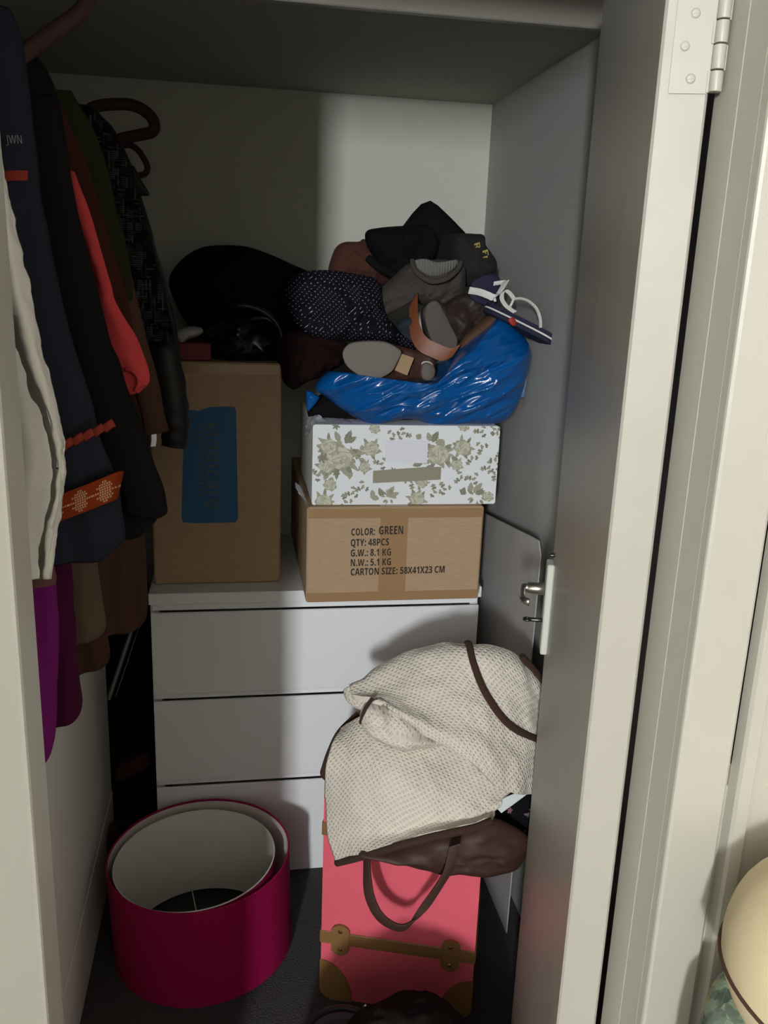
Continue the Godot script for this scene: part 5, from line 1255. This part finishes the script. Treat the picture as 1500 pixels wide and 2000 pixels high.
# outline in the plane of xf's x and y, extruded along z from 0 to depth
func prism(g: Geo, pts: PackedVector2Array, depth: float, xf := Transform3D.IDENTITY) -> void:
	var idx := Geometry2D.triangulate_polygon(pts)
	for e in [0.0, depth]:
		var out: Vector3 = xf.basis.z * (1.0 if e == depth else -1.0) * signf(depth)
		for t in range(0, idx.size(), 3):
			var f := []
			for k in 3:
				var p := pts[idx[t + k]]
				f.append(xf * Vector3(p.x, p.y, e))
			g.face(f, out, xf.basis.x, xf.basis.y)
	var mid := Vector2.ZERO
	for p in pts:
		mid += p / pts.size()
	var ccw := not Geometry2D.is_polygon_clockwise(pts)
	for k in pts.size():
		var p := pts[k]
		var q := pts[(k + 1) % pts.size()]
		var d := q - p
		var out2 := Vector2(d.y, -d.x) if ccw else Vector2(-d.y, d.x)
		g.face([xf * Vector3(p.x, p.y, 0), xf * Vector3(q.x, q.y, 0), xf * Vector3(q.x, q.y, depth), xf * Vector3(p.x, p.y, depth)], xf.basis * Vector3(out2.x, out2.y, 0), xf.basis.z, xf.basis.y)


func round_rect(w: float, h: float, r: float, n := 6) -> PackedVector2Array:
	var p := PackedVector2Array()
	for k in 4:
		var c := Vector2((w / 2 - r) * (1 if k == 0 or k == 3 else -1), (h / 2 - r) * (1 if k < 2 else -1))
		for j in n + 1:
			var a := PI / 2 * (k + float(j) / n)
			p.append(c + Vector2(cos(a), sin(a)) * r)
	return p


func catmull(p: Array, t: float, closed := false) -> Variant:
	var n := p.size()
	var k := int(floor(t))
	var f := t - k
	var q := []
	for j in range(-1, 3):
		q.append(p[posmod(k + j, n)] if closed else p[clampi(k + j, 0, n - 1)])
	return 0.5 * ((2.0 * q[1]) + (q[2] - q[0]) * f + (2.0 * q[0] - 5.0 * q[1] + 4.0 * q[2] - q[3]) * f * f + (3.0 * q[1] - q[0] - 3.0 * q[2] + q[3]) * f * f * f)


func smooth(p: Array, n: int, closed := false) -> Array:
	var o := []
	for k in n:
		o.append(catmull(p, p.size() * float(k) / n, true) if closed else catmull(p, (p.size() - 1) * float(k) / (n - 1)))
	return o


# a round bar through pts; flat < 1 squashes its section, wide gives per-point radii
func tube(g: Geo, pts: Array, r: float, sides := 12, radii := [], flat := 1.0, closed := false) -> void:
	var s0 := g.i.size()
	var base := g.v.size()
	var n := pts.size()
	var side := Vector3.UP
	var run := 0.0
	for k in n:
		var a: Vector3 = pts[posmod(k - 1, n)] if closed else pts[maxi(k - 1, 0)]
		var b: Vector3 = pts[posmod(k + 1, n)] if closed else pts[mini(k + 1, n - 1)]
		var d := (b - a).normalized()
		if k == 0:
			side = Vector3.BACK if absf(d.z) < 0.8 else Vector3.UP
		side = (side - d * side.dot(d)).normalized()
		var up := d.cross(side)
		var rr: float = r if radii.is_empty() else radii[k]
		if k > 0:
			run += (pts[k] as Vector3).distance_to(pts[k - 1])
		for j in sides:
			var t := TAU * j / sides
			g.v.append(pts[k] + up * cos(t) * rr + side * sin(t) * rr * flat)
			g.uv.append(Vector2(rr * t, run))
	for k in (n if closed else n - 1):
		for j in sides:
			var a := base + k * sides + j
			var b := base + k * sides + (j + 1) % sides
			var c := base + posmod(k + 1, n) * sides + (j + 1) % sides
			var d := base + posmod(k + 1, n) * sides + j
			g.quad(a, b, c, d)
	if not closed:
		for e in [0, n - 1]:
			var c := g.v.size()
			g.v.append(pts[e])
			g.uv.append(Vector2.ZERO)
			for j in sides:
				var a: int = base + e * sides + j
				var b: int = base + e * sides + (j + 1) % sides
				if e == 0:
					g.tri(c, b, a)
				else:
					g.tri(c, a, b)
	g.orient(s0)


# a closed profile of (radius, height) turned about y; every stretch keeps its own normals
func lathe(g: Geo, prof: Array, xf := Transform3D.IDENTITY, segs := 72, closed := true, soft := false) -> void:
	var s0 := g.i.size()
	var m := prof.size() if closed else prof.size() - 1
	if soft:
		var base := g.v.size()
		for k in prof.size():
			for j in segs + 1:
				var t := TAU * j / segs
				g.v.append(xf * Vector3(prof[k].x * cos(t), prof[k].y, prof[k].x * sin(t)))
				g.uv.append(Vector2(t * 0.2, prof[k].y))
		for k in m:
			for j in segs:
				var a := base + k * (segs + 1) + j
				var b := base + ((k + 1) % prof.size()) * (segs + 1) + j
				g.quad(a, a + 1, b + 1, b)
	else:
		for k in m:
			var base := g.v.size()
			for e in 2:
				var q: Vector2 = prof[(k + e) % prof.size()]
				for j in segs + 1:
					var t := TAU * j / segs
					g.v.append(xf * Vector3(q.x * cos(t), q.y, q.x * sin(t)))
					g.uv.append(Vector2(t * 0.2, q.y))
			for j in segs:
				g.quad(base + j, base + j + 1, base + segs + 2 + j, base + segs + 1 + j)
	g.orient(s0)


var noise := FastNoiseLite.new()


func set_noise(sd: int) -> void:
	noise.seed = sd
	noise.noise_type = FastNoiseLite.TYPE_SIMPLEX_SMOOTH
	noise.frequency = 1.0
	noise.fractal_type = FastNoiseLite.FRACTAL_FBM
	noise.fractal_octaves = 3


# A stuffed or crumpled thing: closed, bulging from a ring of points by front and back along n.
# amp: depth of its wrinkles in metres, fx and fy: wrinkles per metre along its axes, turn: their slant
func puff(g: Geo, ring: Array, front: float, back: float, sd := 1, amp := 0.008, fx := 9.0, fy := 9.0, turn := 0.0, n := Vector3.BACK, k := 2.2, sharp := false, ns := 84, nr := 20, crease := 0.0) -> void:
	set_noise(sd)
	var edge := ring
	if sharp:
		edge = []
		for j in ns:
			var t := ring.size() * float(j) / ns
			edge.append((ring[int(t)] as Vector3).lerp(ring[(int(t) + 1) % ring.size()], t - int(t)))
	else:
		edge = smooth(ring, ns, true)
	var c := Vector3.ZERO
	for p in edge:
		c += p / ns
	n = n.normalized()
	var ax := (Vector3.UP.cross(n)).normalized() if absf(n.y) < 0.9 else Vector3.RIGHT
	var ay := n.cross(ax)
	for side in [1.0, -1.0]:
		var s0 := g.i.size()
		var base := g.v.size()
		for r in nr + 1:
			var q := sin(PI / 2 * float(r) / nr)
			var h := pow(maxf(0.0, 1.0 - pow(q, k)), 1.0 / k)
			for j in ns:
				var p: Vector3 = c.lerp(edge[j], q)
				var u := (p - c).dot(ax)
				var w := (p - c).dot(ay)
				var ur := u * cos(turn) + w * sin(turn)
				var wr := w * cos(turn) - u * sin(turn)
				var wob := noise.get_noise_3d(ur * fx, wr * fy, side * 3.0) * amp * (1.0 - pow(q, 8.0)) * 2.0
				if crease > 0.0:
					var cr := absf(noise.get_noise_3d(ur * fx * 1.3 + 9.0, wr * fy * 1.3, side * 5.0))
					wob -= (pow(cr, 0.6) - 0.35) * crease * (1.0 - pow(q, 10.0)) * 2.0
				g.v.append(p + n * side * ((front if side > 0 else back) * h + wob))
				g.uv.append(Vector2(u + wob * 0.9, -w - wob * 0.7))
		for r in nr:
			for j in ns:
				var a := base + r * ns + j
				var b := base + r * ns + (j + 1) % ns
				var d := base + (r + 1) * ns + j
				var e := base + (r + 1) * ns + (j + 1) % ns
				if r == 0:
					g.tri(a, d, e)
				else:
					g.quad(a, d, e, b)
		# outward: same way as n on the front, against it on the back
		var t := s0 + 3 * ns
		var nn := (g.v[g.i[t + 1]] - g.v[g.i[t]]).cross(g.v[g.i[t + 2]] - g.v[g.i[t]])
		if nn.dot(n * side) < 0.0:
			for x in range(s0, g.i.size(), 3):
				var y := g.i[x + 1]
				g.i[x + 1] = g.i[x + 2]
				g.i[x + 2] = y


func grid_at(grid: Array, u: float, v: float) -> Vector3:
	var rows := []
	var t: float = clampf(v, 0, 1) * (grid.size() - 1)
	for j in range(-1, 3):
		var row: Array = grid[clampi(int(t) + j, 0, grid.size() - 1)]
		rows.append(catmull(row, clampf(u, 0, 1) * (row.size() - 1)))
	var f := t - int(t)
	return 0.5 * ((2.0 * rows[1]) + (rows[2] - rows[0]) * f + (2.0 * rows[0] - 5.0 * rows[1] + 4.0 * rows[2] - rows[3]) * f * f + (3.0 * rows[1] - rows[0] - 3.0 * rows[2] + rows[3]) * f * f * f)


func grid_normal(grid: Array, u: float, v: float) -> Vector3:
	var e := 0.004
	var du := grid_at(grid, u + e, v) - grid_at(grid, u - e, v)
	var dv := grid_at(grid, u, v + e) - grid_at(grid, u, v - e)
	var n := du.cross(dv).normalized()
	return n if n.y + n.z > 0 else -n


# cloth through a grid of points, thick metres thick
func sheet(g: Geo, grid: Array, thick: float, nu := 60, nv := 60, sd := 1, amp := 0.003, freq := 12.0) -> void:
	set_noise(sd)
	var s0 := g.i.size()
	var base := g.v.size()
	var P := []
	for b in nv + 1:
		for a in nu + 1:
			P.append(grid_at(grid, float(a) / nu, float(b) / nv))
	var U := PackedFloat32Array()
	var V := PackedFloat32Array()
	U.resize(P.size())
	V.resize(P.size())
	for b in nv + 1:
		for a in nu + 1:
			var k := b * (nu + 1) + a
			U[k] = 0.0 if a == 0 else U[k - 1] + (P[k] as Vector3).distance_to(P[k - 1])
			V[k] = 0.0 if b == 0 else V[k - nu - 1] + (P[k] as Vector3).distance_to(P[k - nu - 1])
	for side in [0.5, -0.5]:
		for b in nv + 1:
			for a in nu + 1:
				var k := b * (nu + 1) + a
				var n := grid_normal(grid, float(a) / nu, float(b) / nv)
				g.v.append(P[k] + n * (thick * side + noise.get_noise_2d(U[k] * freq, V[k] * freq) * amp))
				g.uv.append(Vector2(U[k], V[k]))
	var m := (nu + 1) * (nv + 1)
	for b in nv:
		for a in nu:
			var k := base + b * (nu + 1) + a
			g.quad(k, k + 1, k + nu + 2, k + nu + 1)
			g.quad(k + m, k + m + nu + 1, k + m + nu + 2, k + m + 1)
	for a in nu:
		var k := base + a
		g.quad(k, k + m, k + m + 1, k + 1)
		k = base + nv * (nu + 1) + a
		g.quad(k, k + 1, k + m + 1, k + m)
	for b in nv:
		var k := base + b * (nu + 1)
		g.quad(k, k + nu + 1, k + m + nu + 1, k + m)
		k = base + b * (nu + 1) + nu
		g.quad(k, k + m, k + m + nu + 1, k + nu + 1)
	g.orient(s0)


# a flat strap through pts, its width along across
func strap(g: Geo, pts: Array, width: float, thick: float, across: Array, n := 60) -> void:
	var p := smooth(pts, n)
	var w := smooth(across, n)
	var s0 := g.i.size()
	var base := g.v.size()
	for k in n:
		var d: Vector3 = p[mini(k + 1, n - 1)] - p[maxi(k - 1, 0)]
		var x: Vector3 = (w[k] as Vector3).normalized()
		var nn := d.cross(x).normalized()
		for q in [[-1, -1], [1, -1], [1, 1], [-1, 1]]:
			g.v.append(p[k] + x * q[0] * width / 2 + nn * q[1] * thick / 2)
			g.uv.append(Vector2(q[0] * width / 2, k * 0.01))
	for k in n - 1:
		for q in 4:
			var a := base + k * 4 + q
			var b := base + k * 4 + (q + 1) % 4
			g.quad(a, b, b + 4, a + 4)
	g.quad(base, base + 3, base + 2, base + 1)
	var e := base + (n - 1) * 4
	g.quad(e, e + 1, e + 2, e + 3)
	g.orient(s0)


# hanging cloth body: rows of [height, left, right, depth, half thickness], from the top down
func hang(g: Geo, rows: Array, sd := 1, fold := 0.006, nfold := 5.0, ny := 70, na := 56) -> void:
	set_noise(sd)
	var s0 := g.i.size()
	var base := g.v.size()
	var q := []
	for r in rows:
		q.append([Vector3(r[0], r[1], r[2]), Vector3(r[3], r[4], 0)])
	var A := q.map(func(x): return x[0])
	var B := q.map(func(x): return x[1])
	for k in ny + 1:
		var t := (rows.size() - 1) * float(k) / ny
		var a: Vector3 = catmull(A, t)
		var b: Vector3 = catmull(B, t)
		var hw := maxf(0.002, (a.z - a.y) / 2)
		var cx := (a.z + a.y) / 2
		for j in na:
			var w := TAU * j / na
			var cs := cos(w)
			var sn := sin(w)
			var x := cx + hw * signf(cs) * pow(absf(cs), 0.75)
			var z := b.x + b.y * signf(sn) * pow(absf(sn), 0.8)
			var f := sin(x * nfold * TAU / 0.2 + noise.get_noise_2d(a.x * 3.0, 7.0) * 4.0) * fold * (0.35 + 0.65 * float(k) / ny)
			z += f * signf(sn) * pow(absf(sn), 0.3) + noise.get_noise_3d(x * 9.0, a.x * 7.0, signf(sn)) * fold
			x += noise.get_noise_2d(a.x * 9.0, 40.0) * fold * 0.5
			g.v.append(Vector3(x, a.x, z))
			g.uv.append(Vector2(x * signf(sn), -a.x))
	for k in ny:
		for j in na:
			var a := base + k * na + j
			var b := base + k * na + (j + 1) % na
			g.quad(a, b, b + na, a + na)
	for e in [0, ny]:
		var c := g.v.size()
		var mid := Vector3.ZERO
		for j in na:
			mid += g.v[base + e * na + j] / na
		g.v.append(mid)
		g.uv.append(Vector2(mid.x, -mid.y))
		for j in na:
			var a: int = base + e * na + j
			var b: int = base + e * na + (j + 1) % na
			if e == 0:
				g.tri(c, b, a)
			else:
				g.tri(c, a, b)
	g.orient(s0)


# rows for hang(): right edge points (height, x) of the garment, a width for each, at one depth
func rows_of(edge: Array, z: float, half: float, widths: Array) -> Array:
	var o := []
	for k in edge.size():
		var e: Vector2 = edge[k]
		var w: float = widths[mini(k, widths.size() - 1)]
		var l := e.y - w
		if e.x < 1.02:
			l = maxf(l, -0.318)
			l = minf(l, e.y - 0.03)
		o.append([e.x, l, e.y, z, half * (0.5 if k == 0 else 1.0)])
	return o


func lettering(called: String, words: String, m: Material, parent: Node, left: Vector3, size: Vector2, b := Basis.IDENTITY, serif := false, bold := true) -> void:
	var f := SystemFont.new()
	f.font_names = PackedStringArray(["Droid Serif" if serif else "Droid Sans"])
	f.font_weight = 700 if bold else 400
	var t := TextMesh.new()
	t.font = f
	t.text = words
	t.font_size = 48
	t.pixel_size = 0.001
	t.depth = 0.0006
	t.curve_step = 1.0
	t.horizontal_alignment = HORIZONTAL_ALIGNMENT_LEFT
	t.vertical_alignment = VERTICAL_ALIGNMENT_BOTTOM
	t.material = m
	var box_ := t.get_aabb()
	var cap := TextMesh.new()
	cap.font = f
	cap.text = "H"
	cap.font_size = 48
	cap.pixel_size = 0.001
	cap.depth = 0.0006
	cap.vertical_alignment = VERTICAL_ALIGNMENT_BOTTOM
	var cap_box := cap.get_aabb()
	var o := MeshInstance3D.new()
	o.name = called
	o.mesh = t
	var sc := Vector3(size.x / box_.size.x, size.y / cap_box.size.y, 1.0)
	o.transform = Transform3D(b.scaled_local(sc), left - b * (Vector3(box_.position.x, cap_box.position.y, 0) * sc))
	parent.add_child(o, true)


# ---------------------------------------------------------------- materials
func mat(called: String, c: Color, rough := 0.9, metal := 0.0, spec := 0.5) -> StandardMaterial3D:
	var m := StandardMaterial3D.new()
	m.resource_name = called
	m.albedo_color = c
	m.roughness = rough
	m.metallic = metal
	m.metallic_specular = spec
	return m


func noise_tex(sd: int, freq: float, as_normal := false, bump := 2.0, size := 256) -> NoiseTexture2D:
	var f := FastNoiseLite.new()
	f.seed = sd
	f.frequency = freq
	f.fractal_octaves = 4
	var t := NoiseTexture2D.new()
	t.width = size
	t.height = size
	t.seamless = true
	t.noise = f
	t.as_normal_map = as_normal
	t.bump_strength = bump
	return t


func grain(m: StandardMaterial3D, sd: int, freq: float, scale: float, bump: float, world := true) -> StandardMaterial3D:
	m.normal_enabled = true
	m.normal_texture = noise_tex(sd, freq, true, bump)
	m.normal_scale = 0.6
	m.uv1_triplanar = true
	m.uv1_world_triplanar = world
	m.uv1_scale = Vector3.ONE * scale
	return m


func painted(im: Image) -> ImageTexture:
	return ImageTexture.create_from_image(im)


func blob(im: Image, c: Vector2, r: Vector2, turn: float, col: Color, lobes := 0.0, depth := 0.0, vein := Color(0, 0, 0, 0)) -> void:
	var R := maxf(r.x, r.y) * (1.0 + depth) + 1.0
	for y in range(maxi(0, int(c.y - R)), mini(im.get_height(), int(c.y + R) + 1)):
		for x in range(maxi(0, int(c.x - R)), mini(im.get_width(), int(c.x + R) + 1)):
			var d := Vector2(x, y) - c
			d = d.rotated(-turn)
			var a := d.angle()
			var e := Vector2(d.x / r.x, d.y / r.y).length()
			var lim := 1.0 + depth * cos(lobes * a) if lobes > 0.0 else 1.0
			if e < lim:
				var k := col
				if vein.a > 0.0 and (absf(d.y) < r.y * 0.07 or absf(sin(e * 7.0 + a * lobes)) < 0.16):
					k = vein
				im.set_pixel(x, y, k)


# a pointed leaf from its stalk end p along dir
func leaf(im: Image, p: Vector2, length: float, width: float, turn: float, col: Color, vein: Color) -> void:
	var n := int(length) + 2
	var b := int(width) + 2
	var dir := Vector2.RIGHT.rotated(turn)
	var ort := dir.orthogonal()
	for s in range(0, n * 2):
		var t := float(s) / (n * 2)
		var w := width * sin(PI * pow(t, 0.8)) * (1.0 + 0.12 * sin(t * 26.0))
		for q in range(-b * 2, b * 2 + 1):
			var d := q * 0.5
			if absf(d) < w:
				var x := p + dir * t * length + ort * d
				if x.x >= 0 and x.y >= 0 and x.x < im.get_width() and x.y < im.get_height():
					im.set_pixelv(Vector2i(x), vein if absf(d) < 0.9 else col)
